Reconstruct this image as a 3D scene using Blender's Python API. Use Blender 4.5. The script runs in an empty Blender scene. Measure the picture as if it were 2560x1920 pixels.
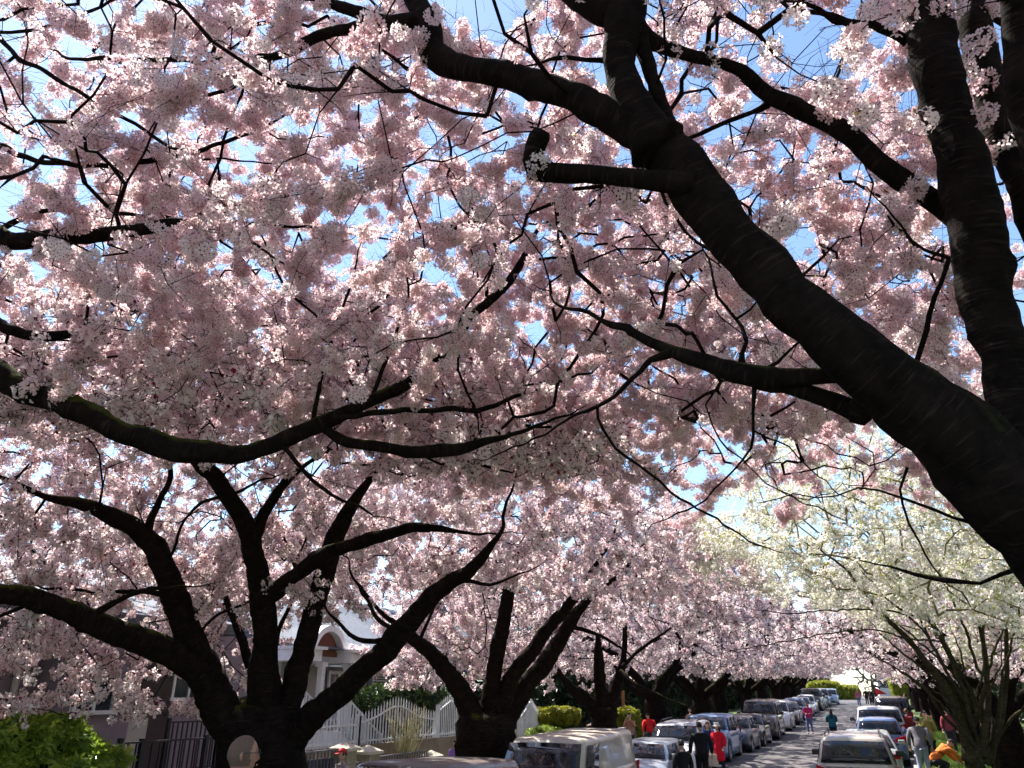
import bpy, bmesh, math, random
import numpy as np
from mathutils import Vector, Matrix, noise

sc = bpy.context.scene
COL = sc.collection
rad = math.radians

# ------------------------------------------------------------------ camera
CAM_H = 2.3
F_PX = 1900.0
PITCH = math.atan((1738.0 - 960.0) / F_PX)
YAW = rad(23.3186)
cam_d = bpy.data.cameras.new("camera")
cam_d.sensor_width = 36.0
cam_d.lens = F_PX / 2560.0 * 36.0
cam_d.clip_start = 0.05
cam_d.clip_end = 3000
cam = bpy.data.objects.new("camera", cam_d)
COL.objects.link(cam)
cam.location = (0, 0, CAM_H)
cam.rotation_euler = (rad(90) + PITCH, 0, YAW)
sc.camera = cam

# ------------------------------------------------------------------ sky + sun
SUN_EL, SUN_AZ = 57.0, -62.0      # azimuth measured from +Y towards +X
world = bpy.data.worlds.new("World")
sc.world = world
world.use_nodes = True
wn = world.node_tree
for n in list(wn.nodes):
    wn.nodes.remove(n)
sky = wn.nodes.new("ShaderNodeTexSky")
sky.sky_type = 'NISHITA'
sky.sun_disc = False
sky.sun_elevation = rad(SUN_EL)
sky.sun_rotation = rad(SUN_AZ)
sky.air_density = 1.0
sky.dust_density = 0.25
sky.ozone_density = 2.4
bg = wn.nodes.new("ShaderNodeBackground")
bg.inputs[1].default_value = 0.10
wo = wn.nodes.new("ShaderNodeOutputWorld")
wn.links.new(sky.outputs[0], bg.inputs[0])
wn.links.new(bg.outputs[0], wo.inputs[0])
sun_d = bpy.data.lights.new("sun", 'SUN')
sun_d.energy = 5.0
sun_d.angle = rad(0.5)
sun_d.color = (1.0, 0.955, 0.88)
sun = bpy.data.objects.new("sun", sun_d)
COL.objects.link(sun)
_sd = Vector((math.cos(rad(SUN_EL)) * math.sin(rad(SUN_AZ)), math.cos(rad(SUN_EL)) * math.cos(rad(SUN_AZ)), math.sin(rad(SUN_EL))))
sun.rotation_euler = _sd.to_track_quat('Z', 'Y').to_euler()
sun.location = (0, 0, 60)

sc.view_settings.view_transform = 'Standard'
sc.view_settings.look = 'None'
sc.view_settings.exposure = 1.52
sc.view_settings.gamma = 1.0
sc.view_settings.use_curve_mapping = False
sc.render.engine = 'CYCLES'
sc.cycles.max_bounces = 7
sc.cycles.diffuse_bounces = 4
sc.cycles.glossy_bounces = 3
sc.cycles.transmission_bounces = 5
sc.cycles.transparent_max_bounces = 6
sc.cycles.use_adaptive_sampling = True
sc.cycles.adaptive_threshold = 0.03
sc.cycles.use_denoising = True

# ------------------------------------------------------------------ helpers
_F = Vector((-math.sin(YAW) * math.cos(PITCH), math.cos(YAW) * math.cos(PITCH), math.sin(PITCH)))
_R = Vector((math.cos(YAW), math.sin(YAW), 0))
_U = _R.cross(_F)

def ray(x, y):
    return _R * ((x - 1280) / F_PX) - _U * ((y - 960) / F_PX) + _F

def at(x, y, d):
    """point of the street at depth d along a sight line, photo pixels 2560 wide"""
    return Vector((0, 0, CAM_H)) + ray(x, y) * d

def q(x, y, d):
    return at(x * 1.1573, y * 1.1573, d)

def on_x(x, y, X):
    r = ray(x, y)
    return Vector((0, 0, CAM_H)) + r * (X / r.x)

def on_y(x, y, Y):
    r = ray(x, y)
    return Vector((0, 0, CAM_H)) + r * (Y / r.y)

_GY = [-40, 0, 4.5, 8, 16, 21, 27, 33, 44, 52, 65, 85, 110, 140, 200, 400]
_GZ = [0.2, 0.2, 0.16, -0.1, -0.4, -0.3, -0.2, 0.0, 0.03, 0.25, 0.6, 1.05, 1.45, 1.8, 2.25, 2.3]
def g(Y):
    return float(np.interp(Y, _GY, _GZ))

def bend(y):      # the street drifts gently to the right as it climbs
    return .022 * min(max(0.0, y - 28), 87)
def wide(y):      # and its right kerb swings out a little
    return min(1.1, .03 * max(0.0, y - 22))

def tag(o, label=None, cat=None, group=None, kind=None):
    if label: o["label"] = label
    if cat: o["category"] = cat
    if group: o["group"] = group
    if kind: o["kind"] = kind
    return o

def empty(name, loc, rotz=0.0):
    o = bpy.data.objects.new(name, None)
    COL.objects.link(o)
    o.location = loc
    o.rotation_euler = (0, 0, rotz)
    o.empty_display_size = 0.2
    return o

def link(name, me, mat=None, parent=None, smooth=False):
    o = bpy.data.objects.new(name, me)
    COL.objects.link(o)
    if mat is not None and len(me.materials) == 0:
        for m in (mat if isinstance(mat, (list, tuple)) else [mat]):
            me.materials.append(m)
    if parent: o.parent = parent
    if smooth: me.shade_smooth()
    return o

class MB:
    """collects boxes, prisms and tubes, builds one mesh object"""
    def __init__(s): s.v, s.f, s.m = [], [], []
    def add(s, vs, fs, mi=0):
        b = len(s.v)
        s.v += [tuple(v) for v in vs]
        s.f += [tuple(i + b for i in f) for f in fs]
        s.m += [mi] * len(fs)
        return s
    def box(s, c, d, rz=0, M=None, mi=0):
        c = Vector(c); hx, hy, hz = d[0] / 2, d[1] / 2, d[2] / 2
        vs = [Vector((x, y, z)) for x in (-hx, hx) for y in (-hy, hy) for z in (-hz, hz)]
        if rz:
            R = Matrix.Rotation(rz, 3, 'Z'); vs = [R @ v for v in vs]
        if M is not None: vs = [M @ v for v in vs]
        return s.add([c + v for v in vs], [(0, 1, 3, 2), (4, 6, 7, 5), (0, 4, 5, 1), (2, 3, 7, 6), (0, 2, 6, 4), (1, 5, 7, 3)], mi)
    def bar(s, a, b, w, h=None, mi=0):
        a, b = Vector(a), Vector(b); h = h or w
        d = (b - a); L = d.length
        if L < 1e-6: return s
        M = d.to_track_quat('Z', 'Y').to_matrix()
        return s.box((a + b) / 2, (w, h, L), M=M, mi=mi)
    def tube(s, pts, rs, n=8, cap=True, mi=0):
        pts = [Vector(p) for p in pts]
        if not isinstance(rs, (list, tuple)): rs = [rs] * len(pts)
        base = len(s.v); up = None; fs = []
        for i, p in enumerate(pts):
            t = (pts[min(i + 1, len(pts) - 1)] - pts[max(i - 1, 0)])
            t = t.normalized() if t.length > 1e-9 else Vector((0, 0, 1))
            if up is None:
                up = Vector((1, 0, 0)) if abs(t.x) < 0.8 else Vector((0, 1, 0))
            up = (up - t * up.dot(t)).normalized(); sd = t.cross(up)
            for k in range(n):
                a = 2 * math.pi * k / n
                s.v.append(tuple(p + (up * math.cos(a) + sd * math.sin(a)) * rs[i]))
        for i in range(len(pts) - 1):
            for k in range(n):
                a = base + i * n + k; b = base + i * n + (k + 1) % n
                fs.append((a, b, b + n, a + n))
        if cap:
            fs.append(tuple(base + k for k in reversed(range(n))))
            fs.append(tuple(base + (len(pts) - 1) * n + k for k in range(n)))
        s.f += fs; s.m += [mi] * len(fs)
        return s
    def prism(s, poly, axis_vec, mi=0):
        """poly: list of 3D points, extruded by axis_vec"""
        n = len(poly); a = [Vector(p) for p in poly]; b = [p + Vector(axis_vec) for p in a]
        fs = [tuple(range(n)), tuple(reversed(range(n, 2 * n)))]
        fs += [(i, i + n, (i + 1) % n + n, (i + 1) % n) for i in range(n)]
        return s.add(a + b, fs, mi)
    def mesh(s, name):
        me = bpy.data.meshes.new(name)
        me.from_pydata(s.v, [], s.f)
        if any(s.m): me.polygons.foreach_set("material_index", s.m)
        me.update()
        bm = bmesh.new(); bm.from_mesh(me)
        bmesh.ops.recalc_face_normals(bm, faces=bm.faces)
        bm.to_mesh(me); bm.free()
        return me
    def build(s, name, mat, parent=None, smooth=False, bevel=0):
        o = link(name, s.mesh(name), mat, parent, smooth)
        if bevel:
            b = o.modifiers.new("bevel", 'BEVEL'); b.width = bevel; b.segments = 2; b.limit_method = 'ANGLE'
        return o

# ------------------------------------------------------------------ materials
def new_mat(name):
    m = bpy.data.materials.new(name); m.use_nodes = True
    nt = m.node_tree
    for n in list(nt.nodes): nt.nodes.remove(n)
    out = nt.nodes.new("ShaderNodeOutputMaterial")
    return m, nt, out

def N(nt, t, **kw):
    n = nt.nodes.new(t)
    for k, v in kw.items():
        if k in n.inputs: n.inputs[k].default_value = v
        else: setattr(n, k, v)
    return n

def ramp(nt, src, stops):
    r = nt.nodes.new("ShaderNodeValToRGB")
    els = r.color_ramp.elements
    while len(els) > 2: els.remove(els[-1])
    for i, (p, c) in enumerate(stops):
        e = els[i] if i < 2 else els.new(p)
        e.position = p; e.color = tuple(c) + (1,) if len(c) == 3 else c
    nt.links.new(src, r.inputs[0])
    return r.outputs[0]

def mat_noise(name, c1, c2, scale=6, rough=0.8, bump=0.2, bscale=None, detail=6, metallic=0, coat=0, coords='Object', spec=0.5, stretch=None, c3=None):
    m, nt, out = new_mat(name)
    tc = N(nt, "ShaderNodeTexCoord")
    src = tc.outputs[coords]
    if stretch:
        mp = N(nt, "ShaderNodeMapping"); mp.inputs['Scale'].default_value = stretch
        nt.links.new(src, mp.inputs[0]); src = mp.outputs[0]
    nz = N(nt, "ShaderNodeTexNoise"); nz.inputs['Scale'].default_value = scale; nz.inputs['Detail'].default_value = detail
    nz.inputs['Roughness'].default_value = 0.65
    nt.links.new(src, nz.inputs['Vector'])
    st = [(0.35, c1), (0.65, c2)] if c3 is None else [(0.3, c1), (0.6, c2), (0.72, c3)]
    col = ramp(nt, nz.outputs['Fac'], st)
    p = N(nt, "ShaderNodeBsdfPrincipled")
    p.inputs['Roughness'].default_value = rough; p.inputs['Metallic'].default_value = metallic
    p.inputs['Specular IOR Level'].default_value = spec
    p.inputs['Coat Weight'].default_value = coat; p.inputs['Coat Roughness'].default_value = 0.06
    nt.links.new(col, p.inputs['Base Color'])
    if bump:
        nb = N(nt, "ShaderNodeTexNoise"); nb.inputs['Scale'].default_value = bscale or scale * 4; nb.inputs['Detail'].default_value = 5
        nt.links.new(src, nb.inputs['Vector'])
        b = N(nt, "ShaderNodeBump"); b.inputs['Strength'].default_value = bump; b.inputs['Distance'].default_value = 0.02
        nt.links.new(nb.outputs['Fac'], b.inputs['Height']); nt.links.new(b.outputs[0], p.inputs['Normal'])
    nt.links.new(p.outputs[0], out.inputs[0])
    return m

_pc = {}
def flat(name, c, rough=0.6, metallic=0.0, coat=0.0, spec=0.5, var=0.12):
    k = (name, tuple(c))
    if k not in _pc:
        d = tuple(x * (1 - var) for x in c); u = tuple(min(1, x * (1 + var)) for x in c)
        _pc[k] = mat_noise(name, d, u, 9, rough, 0.0, metallic=metallic, coat=coat, spec=spec)
    return _pc[k]
# ------------------------------------------------------------------ bark, petals, leaves
def bark_mat(name, c1, c2, moss=0.5, mossc=(0.10, 0.12, 0.015), lent=1.0):
    m, nt, out = new_mat(name)
    tc = N(nt, "ShaderNodeTexCoord")
    n1 = N(nt, "ShaderNodeTexNoise"); n1.inputs['Scale'].default_value = 7; n1.inputs['Detail'].default_value = 8; n1.inputs['Roughness'].default_value = 0.7
    nt.links.new(tc.outputs['Object'], n1.inputs['Vector'])
    base = ramp(nt, n1.outputs['Fac'], [(0.35, c1), (0.7, c2)])
    # ring-like lenticels across the limb, along its uv
    mp = N(nt, "ShaderNodeMapping"); mp.inputs['Scale'].default_value = (3.0, 26.0, 1.0)
    nt.links.new(tc.outputs['UV'], mp.inputs[0])
    n2 = N(nt, "ShaderNodeTexNoise"); n2.inputs['Scale'].default_value = 1.6; n2.inputs['Detail'].default_value = 5
    nt.links.new(mp.outputs[0], n2.inputs['Vector'])
    l2 = ramp(nt, n2.outputs['Fac'], [(0.56, (0, 0, 0)), (0.68, (1, 1, 1))])
    mx = N(nt, "ShaderNodeMix"); mx.data_type = 'RGBA'
    nt.links.new(l2, mx.inputs[0]); nt.links.new(base, mx.inputs[6])
    mx.inputs[7].default_value = tuple(min(1, x * 1.55 * lent) for x in c2) + (1,)
    # moss on upper sides
    geo = N(nt, "ShaderNodeNewGeometry"); sp = N(nt, "ShaderNodeSeparateXYZ")
    nt.links.new(geo.outputs['Normal'], sp.inputs[0])
    n3 = N(nt, "ShaderNodeTexNoise"); n3.inputs['Scale'].default_value = 3.2; n3.inputs['Detail'].default_value = 6
    nt.links.new(tc.outputs['Object'], n3.inputs['Vector'])
    ad = N(nt, "ShaderNodeMath"); ad.operation = 'MULTIPLY_ADD'; ad.inputs[1].default_value = 0.45; ad.inputs[2].default_value = -0.15
    nt.links.new(sp.outputs['Z'], ad.inputs[0])
    a2 = N(nt, "ShaderNodeMath"); a2.operation = 'ADD'
    nt.links.new(ad.outputs[0], a2.inputs[0]); nt.links.new(n3.outputs['Fac'], a2.inputs[1])
    mf = ramp(nt, a2.outputs[0], [(0.62, (0, 0, 0)), (0.82, (moss, moss, moss))])
    mx2 = N(nt, "ShaderNodeMix"); mx2.data_type = 'RGBA'
    nt.links.new(mf, mx2.inputs[0]); nt.links.new(mx.outputs[2], mx2.inputs[6]); mx2.inputs[7].default_value = tuple(mossc) + (1,)
    p = N(nt, "ShaderNodeBsdfPrincipled"); p.inputs['Roughness'].default_value = 0.95; p.inputs['Specular IOR Level'].default_value = 0.06
    nt.links.new(mx2.outputs[2], p.inputs['Base Color'])
    sm = N(nt, "ShaderNodeMath"); sm.operation = 'ADD'
    nt.links.new(n1.outputs['Fac'], sm.inputs[0]); nt.links.new(n2.outputs['Fac'], sm.inputs[1])
    b = N(nt, "ShaderNodeBump"); b.inputs['Strength'].default_value = 0.7; b.inputs['Distance'].default_value = 0.015
    nt.links.new(sm.outputs[0], b.inputs['Height']); nt.links.new(b.outputs[0], p.inputs['Normal'])
    nt.links.new(p.outputs[0], out.inputs[0])
    return m

M_BARK = bark_mat("cherry_bark", (0.0045, 0.0035, 0.003), (0.016, 0.011, 0.009), 0.4)
M_BARK2 = bark_mat("old_bark", (0.0055, 0.004, 0.0035), (0.018, 0.012, 0.010), 0.35)
M_BARKW = bark_mat("pale_bark", (0.022, 0.019, 0.012), (0.065, 0.055, 0.032), 0.6, (0.10, 0.11, 0.025), 0.8)
M_TWIG = flat("twig_bark", (0.012, 0.006, 0.005), 0.9, spec=0.06)
M_TWIGW = flat("pale_twig_bark", (0.16, 0.14, 0.07), 0.85, spec=0.2)

def petal_mat(name, ca, cb, cc, trans=0.5):
    """thin petal: diffuse + translucent, colour differs from cluster to cluster"""
    m, nt, out = new_mat(name)
    oi = N(nt, "ShaderNodeObjectInfo")
    col = ramp(nt, oi.outputs['Random'], [(0.0, ca), (0.55, cb), (1.0, cc)])
    d = N(nt, "ShaderNodeBsdfDiffuse"); t = N(nt, "ShaderNodeBsdfTranslucent")
    # light through the petal takes a warmer pink
    tint = N(nt, "ShaderNodeMix"); tint.data_type = 'RGBA'; tint.blend_type = 'MULTIPLY'; tint.inputs[0].default_value = 1
    tint.inputs[7].default_value = (1.0, 0.89, 0.89, 1)
    nt.links.new(col, tint.inputs[6])
    nt.links.new(col, d.inputs[0]); nt.links.new(tint.outputs[2], t.inputs[0])
    mx = N(nt, "ShaderNodeMixShader"); mx.inputs[0].default_value = trans
    nt.links.new(d.outputs[0], mx.inputs[1]); nt.links.new(t.outputs[0], mx.inputs[2])
    nt.links.new(mx.outputs[0], out.inputs[0])
    return m

M_PETAL = petal_mat("petal_pink", (0.87, 0.68, 0.71), (0.89, 0.79, 0.80), (0.91, 0.89, 0.87), trans=0.66)
M_PETAL2 = petal_mat("petal_pale", (0.87, 0.73, 0.75), (0.89, 0.82, 0.82), (0.90, 0.89, 0.86), trans=0.6)
M_PETALW = petal_mat("petal_cream", (0.82, 0.85, 0.74), (0.86, 0.88, 0.83), (0.88, 0.87, 0.86))
M_CENTRE = flat("flower_centre", (0.22, 0.03, 0.06), 0.8, spec=0.1)
M_STALK = flat("flower_stalk", (0.16, 0.13, 0.04), 0.8, spec=0.1)
def leaf_mat(name, a, b, c, trans=0.4, rough=0.45):
    m, nt, out = new_mat(name)
    oi = N(nt, "ShaderNodeObjectInfo")
    col = ramp(nt, oi.outputs['Random'], [(0.0, a), (0.5, b), (1.0, c)])
    p = N(nt, "ShaderNodeBsdfPrincipled"); p.inputs['Roughness'].default_value = rough
    t = N(nt, "ShaderNodeBsdfTranslucent")
    nt.links.new(col, p.inputs['Base Color']); nt.links.new(col, t.inputs[0])
    mx = N(nt, "ShaderNodeMixShader"); mx.inputs[0].default_value = trans
    nt.links.new(p.outputs[0], mx.inputs[1]); nt.links.new(t.outputs[0], mx.inputs[2])
    nt.links.new(mx.outputs[0], out.inputs[0])
    return m
M_YLEAF = leaf_mat("young_leaf", (0.20, 0.22, 0.03), (0.30, 0.28, 0.04), (0.22, 0.12, 0.03))
M_LEAFW = leaf_mat("fresh_leaf", (0.22, 0.26, 0.04), (0.34, 0.36, 0.06), (0.45, 0.44, 0.10))
M_HEDGE = leaf_mat("hedge_leaf", (0.02, 0.05, 0.012), (0.035, 0.075, 0.018), (0.08, 0.13, 0.02), 0.25, 0.35)
M_RHODO = leaf_mat("rhododendron_leaf", (0.09, 0.17, 0.02), (0.22, 0.32, 0.035), (0.38, 0.44, 0.06), 0.4, 0.3)
M_YBUSH = leaf_mat("yellow_green_leaf", (0.16, 0.20, 0.02), (0.30, 0.30, 0.03), (0.38, 0.36, 0.05), 0.45)
M_GRASSB = leaf_mat("grass_blade", (0.07, 0.13, 0.02), (0.12, 0.20, 0.03), (0.18, 0.24, 0.05), 0.45)
M_DARKG = leaf_mat("evergreen_leaf", (0.012, 0.028, 0.010), (0.02, 0.04, 0.012), (0.035, 0.06, 0.02), 0.15, 0.5)

# ------------------------------------------------------------------ source meshes of blossom clusters and leaves (data only, instanced on the trees)
rng = random.Random(7)
def _basis(n):
    n = n.normalized(); a = Vector((0, 0, 1)) if abs(n.z) < 0.9 else Vector((1, 0, 0))
    u = n.cross(a).normalized(); return u, n.cross(u), n

def flower(mb, c, n, r, rg, detail=True):
    u, v, n = _basis(n)
    off = rg.random() * 6.28; cup = rg.uniform(0.15, 0.5)
    for k in range(5):
        a = off + k * 1.2566 + rg.uniform(-.08, .08); w = rg.uniform(0.55, 0.68)
        d = u * math.cos(a) + v * math.sin(a); s = -u * math.sin(a) + v * math.cos(a)
        rr = r * rg.uniform(0.9, 1.08)
        p0 = c + d * rr * 0.08
        p1 = c + d * rr * 0.55 + s * rr * w * 0.55 + n * rr * cup * 0.30
        p2 = c + d * rr * 0.55 - s * rr * w * 0.55 + n * rr * cup * 0.30
        p3 = c + d * rr * 0.98 + s * rr * w * 0.36 + n * rr * cup
        p4 = c + d * rr * 0.98 - s * rr * w * 0.36 + n * rr * cup
        mb.add([p0, p1, p3, p4, p2], [(0, 1, 2), (0, 2, 3), (0, 3, 4)], 0)
    if detail:
        q_ = [c + n * r * 0.10 + (u * math.cos(a) + v * math.sin(a)) * r * 0.17 for a in (0, 1.57, 3.14, 4.71)]
        mb.add(q_, [(0, 1, 2, 3)], 1)
        q_ = [c - n * r * 0.06 + (u * math.cos(a) + v * math.sin(a)) * r * 0.20 for a in (0, 1.57, 3.14, 4.71)]
        mb.add(q_ + [c - n * r * 0.5], [(0, 1, 4), (1, 2, 4), (2, 3, 4), (3, 0, 4)], 1)

def raw_mesh(mb, name, mats):
    me = bpy.data.meshes.new(name); me.from_pydata(mb.v, [], mb.f)
    me.polygons.foreach_set("material_index", mb.m); me.update()
    for m in mats: me.materials.append(m)
    return me

def src(name, me):
    return bpy.data.objects.new(name, me)   # never linked to the scene, only instanced

def make_cluster(seed, nfl, R, fr, mats, stalks=True):
    rg = random.Random(seed); mb = MB(); top = Vector((0, 0, R * 0.9))
    sx, sy = rg.uniform(0.8, 1.15), rg.uniform(0.8, 1.15)
    for i in range(nfl):
        z = 1 - 2 * (i + 0.5) / nfl; a = i * 2.39996 + rg.uniform(-.3, .3)
        z = z * 0.95 - 0.05; rr = math.sqrt(max(0, 1 - z * z))
        d = Vector((math.cos(a) * rr * sx, math.sin(a) * rr * sy, z * 0.8))
        c = d * R * rg.uniform(0.72, 1.08)
        n = (d + Vector((rg.uniform(-.35, .35), rg.uniform(-.35, .35), rg.uniform(-.5, .15)))).normalized()
        flower(mb, c, n, fr * rg.uniform(0.88, 1.12), rg)
        if stalks and i % 2 == 0:
            u, v, w = _basis(c - top)
            e = c - n * fr * 0.4
            mb.add([top, e + u * 0.0012, e - u * 0.0012], [(0, 1, 2)], 2)
    for i in range(2):
        d = Vector((rg.uniform(-1, 1), rg.uniform(-1, 1), rg.uniform(-.3, .9))).normalized(); e = top + d * R * rg.uniform(1.5, 4.5); o_ = top - d * R * rg.uniform(.3, 1.5)
        u = d.cross(Vector((.3, .5, .8))).normalized() * .0014; v = d.cross(u).normalized() * .0014
        mb.add([o_ + u, o_ - u * .5 + v, o_ - u * .5 - v, e + u * .5, e - u * .3 + v * .5, e - u * .3 - v * .5], [(0, 1, 4, 3), (1, 2, 5, 4), (2, 0, 3, 5)], 4)
    if rg.random() < 0.6:
        for k in range(3):
            a = rg.random() * 6.28; d = Vector((math.cos(a), math.sin(a), 0.8)).normalized()
            u, v, n = _basis(d); L = 0.03 * rg.uniform(.7, 1.3)
            mb.add([top, top + d * L * .5 + u * .007, top + d * L, top + d * L * .5 - u * .007], [(0, 1, 2, 3)], 3)
    return raw_mesh(mb, "cluster", mats)

def make_blob(seed, nq, R, pr, mats, dark=0.12, sticks=3, sw=.0035):
    """far blossom ball: loose petals and gaps"""
    rg = random.Random(seed); mb = MB()
    for i in range(nq):
        z = rg.uniform(-1, 1); a = rg.random() * 6.283; rr = math.sqrt(1 - z * z)
        d = Vector((math.cos(a) * rr, math.sin(a) * rr, z)); c = d * R * rg.uniform(0.45, 1.0)
        n = (d + Vector((rg.uniform(-.8, .8), rg.uniform(-.8, .8), rg.uniform(-.8, .8)))).normalized()
        u, v, n = _basis(n); s = pr * rg.uniform(0.7, 1.25); b = rg.random() * 6.28
        pts = [c + (u * math.cos(b + k * 1.2566) + v * math.sin(b + k * 1.2566)) * s + n * s * 0.25 * (k % 2) for k in range(5)]
        mb.add(pts, [(0, 1, 2), (0, 2, 3), (0, 3, 4)], 1 if rg.random() < dark * 0.5 else 0)
    for i in range(sticks):
        d = Vector((rg.uniform(-1, 1), rg.uniform(-1, 1), rg.uniform(-.7, 1))).normalized(); o_ = -d * R * rg.uniform(.6, 1.5); e = d * R * rg.uniform(1.0, 2.0) + Vector((rg.uniform(-.3, .3), rg.uniform(-.3, .3), 0)) * R
        m_ = (o_ + e) / 2 + Vector((rg.uniform(-.2, .2), rg.uniform(-.2, .2), rg.uniform(-.2, .2))) * R
        u = d.cross(Vector((.3, .5, .8))).normalized() * sw; v = d.cross(u).normalized() * sw
        for a_, b_ in ((o_, m_), (m_, e)):
            mb.add([a_ + u, a_ - u * .5 + v, a_ - u * .5 - v, b_ + u * .8, b_ - u * .4 + v * .8, b_ - u * .4 - v * .8], [(0, 1, 4, 3), (1, 2, 5, 4), (2, 0, 3, 5)], 4)
    return raw_mesh(mb, "blossom_ball", mats)

PM = [M_PETAL, M_CENTRE, M_STALK, M_YLEAF, M_TWIG]; PM2 = [M_PETAL2, M_CENTRE, M_STALK, M_YLEAF, M_TWIG]
SRC_NEAR = [src("pompom", make_cluster(i, 21, 0.054, 0.0205, PM)) for i in range(5)]
SRC_MID = [src("pompom", make_blob(20 + i, 34, 0.075, 0.020, PM2, .08, 3, .0032)) for i in range(4)]
SRC_FAR = [src("pompom", make_blob(40 + i, 30, 0.13, 0.036, PM2, .05, 4, .0075)) for i in range(3)]
PMW = [M_PETALW, M_LEAFW, M_LEAFW, M_LEAFW]
def white_sprig(seed):
    rg = random.Random(seed); mb = MB()
    for i in range(7):
        d = Vector((rg.uniform(-1, 1), rg.uniform(-1, 1), rg.uniform(-.6, 1))).normalized()
        flower(mb, d * rg.uniform(.02, .085), (d + Vector((0, 0, .4))).normalized(), 0.027, rg, False)
    for i in range(9):
        d = Vector((rg.uniform(-1, 1), rg.uniform(-1, 1), rg.uniform(-.6, 1))).normalized()
        u, v, n = _basis(d); o_ = d * rg.uniform(0.0, 0.06); L = rg.uniform(.025, .05)
        mb.add([o_, o_ + d * L * .5 + u * .012, o_ + d * L, o_ + d * L * .5 - u * .012], [(0, 1, 2, 3)], 1)
    return raw_mesh(mb, "sprig", PMW)
SRC_WHITE = [src("sprig", white_sprig(60 + i)) for i in range(4)]

def leaf_whorl(seed, n, L, w, mat, droop=0.3, flat_=False):
    rg = random.Random(seed); mb = MB()
    for i in range(n):
        a = i * 2.4 + rg.uniform(-.2, .2); el = rg.uniform(-0.2, 0.9) if not flat_ else rg.uniform(-1.2, 1.2)
        d = Vector((math.cos(a) * math.cos(el), math.sin(a) * math.cos(el), math.sin(el)))
        u = d.cross(Vector((0, 0, 1))).normalized(); l = L * rg.uniform(.7, 1.15)
        nrm = u.cross(d)
        mid = d * l * .5 + nrm * l * .06; tip = d * l - Vector((0, 0, l * droop))
        mb.add([Vector((0, 0, 0)), mid + u * w, tip, mid - u * w, mid - nrm * l * .08], [(0, 1, 4), (1, 2, 4), (2, 3, 4), (3, 0, 4)], 0)
    return raw_mesh(mb, "whorl", [mat])
SRC_RHODO = [src("whorl", leaf_whorl(80 + i, 10, .15, .026, M_RHODO)) for i in range(3)]
SRC_HEDGE = [src("whorl", leaf_whorl(90 + i, 8, .075, .02, M_HEDGE, .1, True)) for i in range(3)]
SRC_YB = [src("whorl", leaf_whorl(100 + i, 12, .16, .035, M_YBUSH, .1, True)) for i in range(3)]
SRC_DG = [src("whorl", leaf_whorl(110 + i, 12, .16, .035, M_DARKG, .1, True)) for i in range(3)]
def grass_tuft(seed):
    rg = random.Random(seed); mb = MB()
    for i in range(9):
        a = rg.random() * 6.28; h = rg.uniform(.05, .12); d = Vector((math.cos(a), math.sin(a), 0)); o_ = d * rg.uniform(0, .06)
        b = rg.random() * 6.28; s = Vector((math.cos(b), math.sin(b), 0)) * .005
        mb.add([o_ - s, o_ + s, o_ + d * h * .35 + Vector((0, 0, h))], [(0, 1, 2)], 0)
    return raw_mesh(mb, "tuft", [M_GRASSB])
SRC_GRASS = [src("tuft", grass_tuft(120 + i)) for i in range(3)]

# ------------------------------------------------------------------ scatter (geometry nodes on a point mesh)
_groups = {}
def scatter_group(key, sources):
    if key in _groups: return _groups[key]
    ng = bpy.data.node_groups.new("scatter_" + key, 'GeometryNodeTree')
    ng.interface.new_socket("Geometry", in_out='INPUT', socket_type='NodeSocketGeometry')
    ng.interface.new_socket("Geometry", in_out='OUTPUT', socket_type='NodeSocketGeometry')
    gi = ng.nodes.new("NodeGroupInput"); go = ng.nodes.new("NodeGroupOutput")
    jn = ng.nodes.new("GeometryNodeJoinGeometry")
    for s in sources:
        oi = ng.nodes.new("GeometryNodeObjectInfo"); oi.inputs['Object'].default_value = s; oi.inputs['As Instance'].default_value = True
        ng.links.new(oi.outputs['Geometry'], jn.inputs[0])
    ip = ng.nodes.new("GeometryNodeInstanceOnPoints"); ip.inputs['Pick Instance'].default_value = True
    def attr(nm, ty):
        a = ng.nodes.new("GeometryNodeInputNamedAttribute"); a.data_type = ty; a.inputs[0].default_value = nm
        return [o for o in a.outputs if o.name == 'Attribute' and o.enabled][0] if any(o.enabled for o in a.outputs) else a.outputs[0]
    ng.links.new(gi.outputs[0], ip.inputs['Points'])
    ng.links.new(jn.outputs[0], ip.inputs['Instance'])
    ng.links.new(attr("pick", 'INT'), ip.inputs['Instance Index'])
    e2r = ng.nodes.new("FunctionNodeEulerToRotation")
    ng.links.new(attr("rot", 'FLOAT_VECTOR'), e2r.inputs[0])
    ng.links.new(e2r.outputs[0], ip.inputs['Rotation'])
    ng.links.new(attr("scl", 'FLOAT'), ip.inputs['Scale'])
    ng.links.new(ip.outputs[0], go.inputs[0])
    _groups[key] = ng
    return ng

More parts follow.
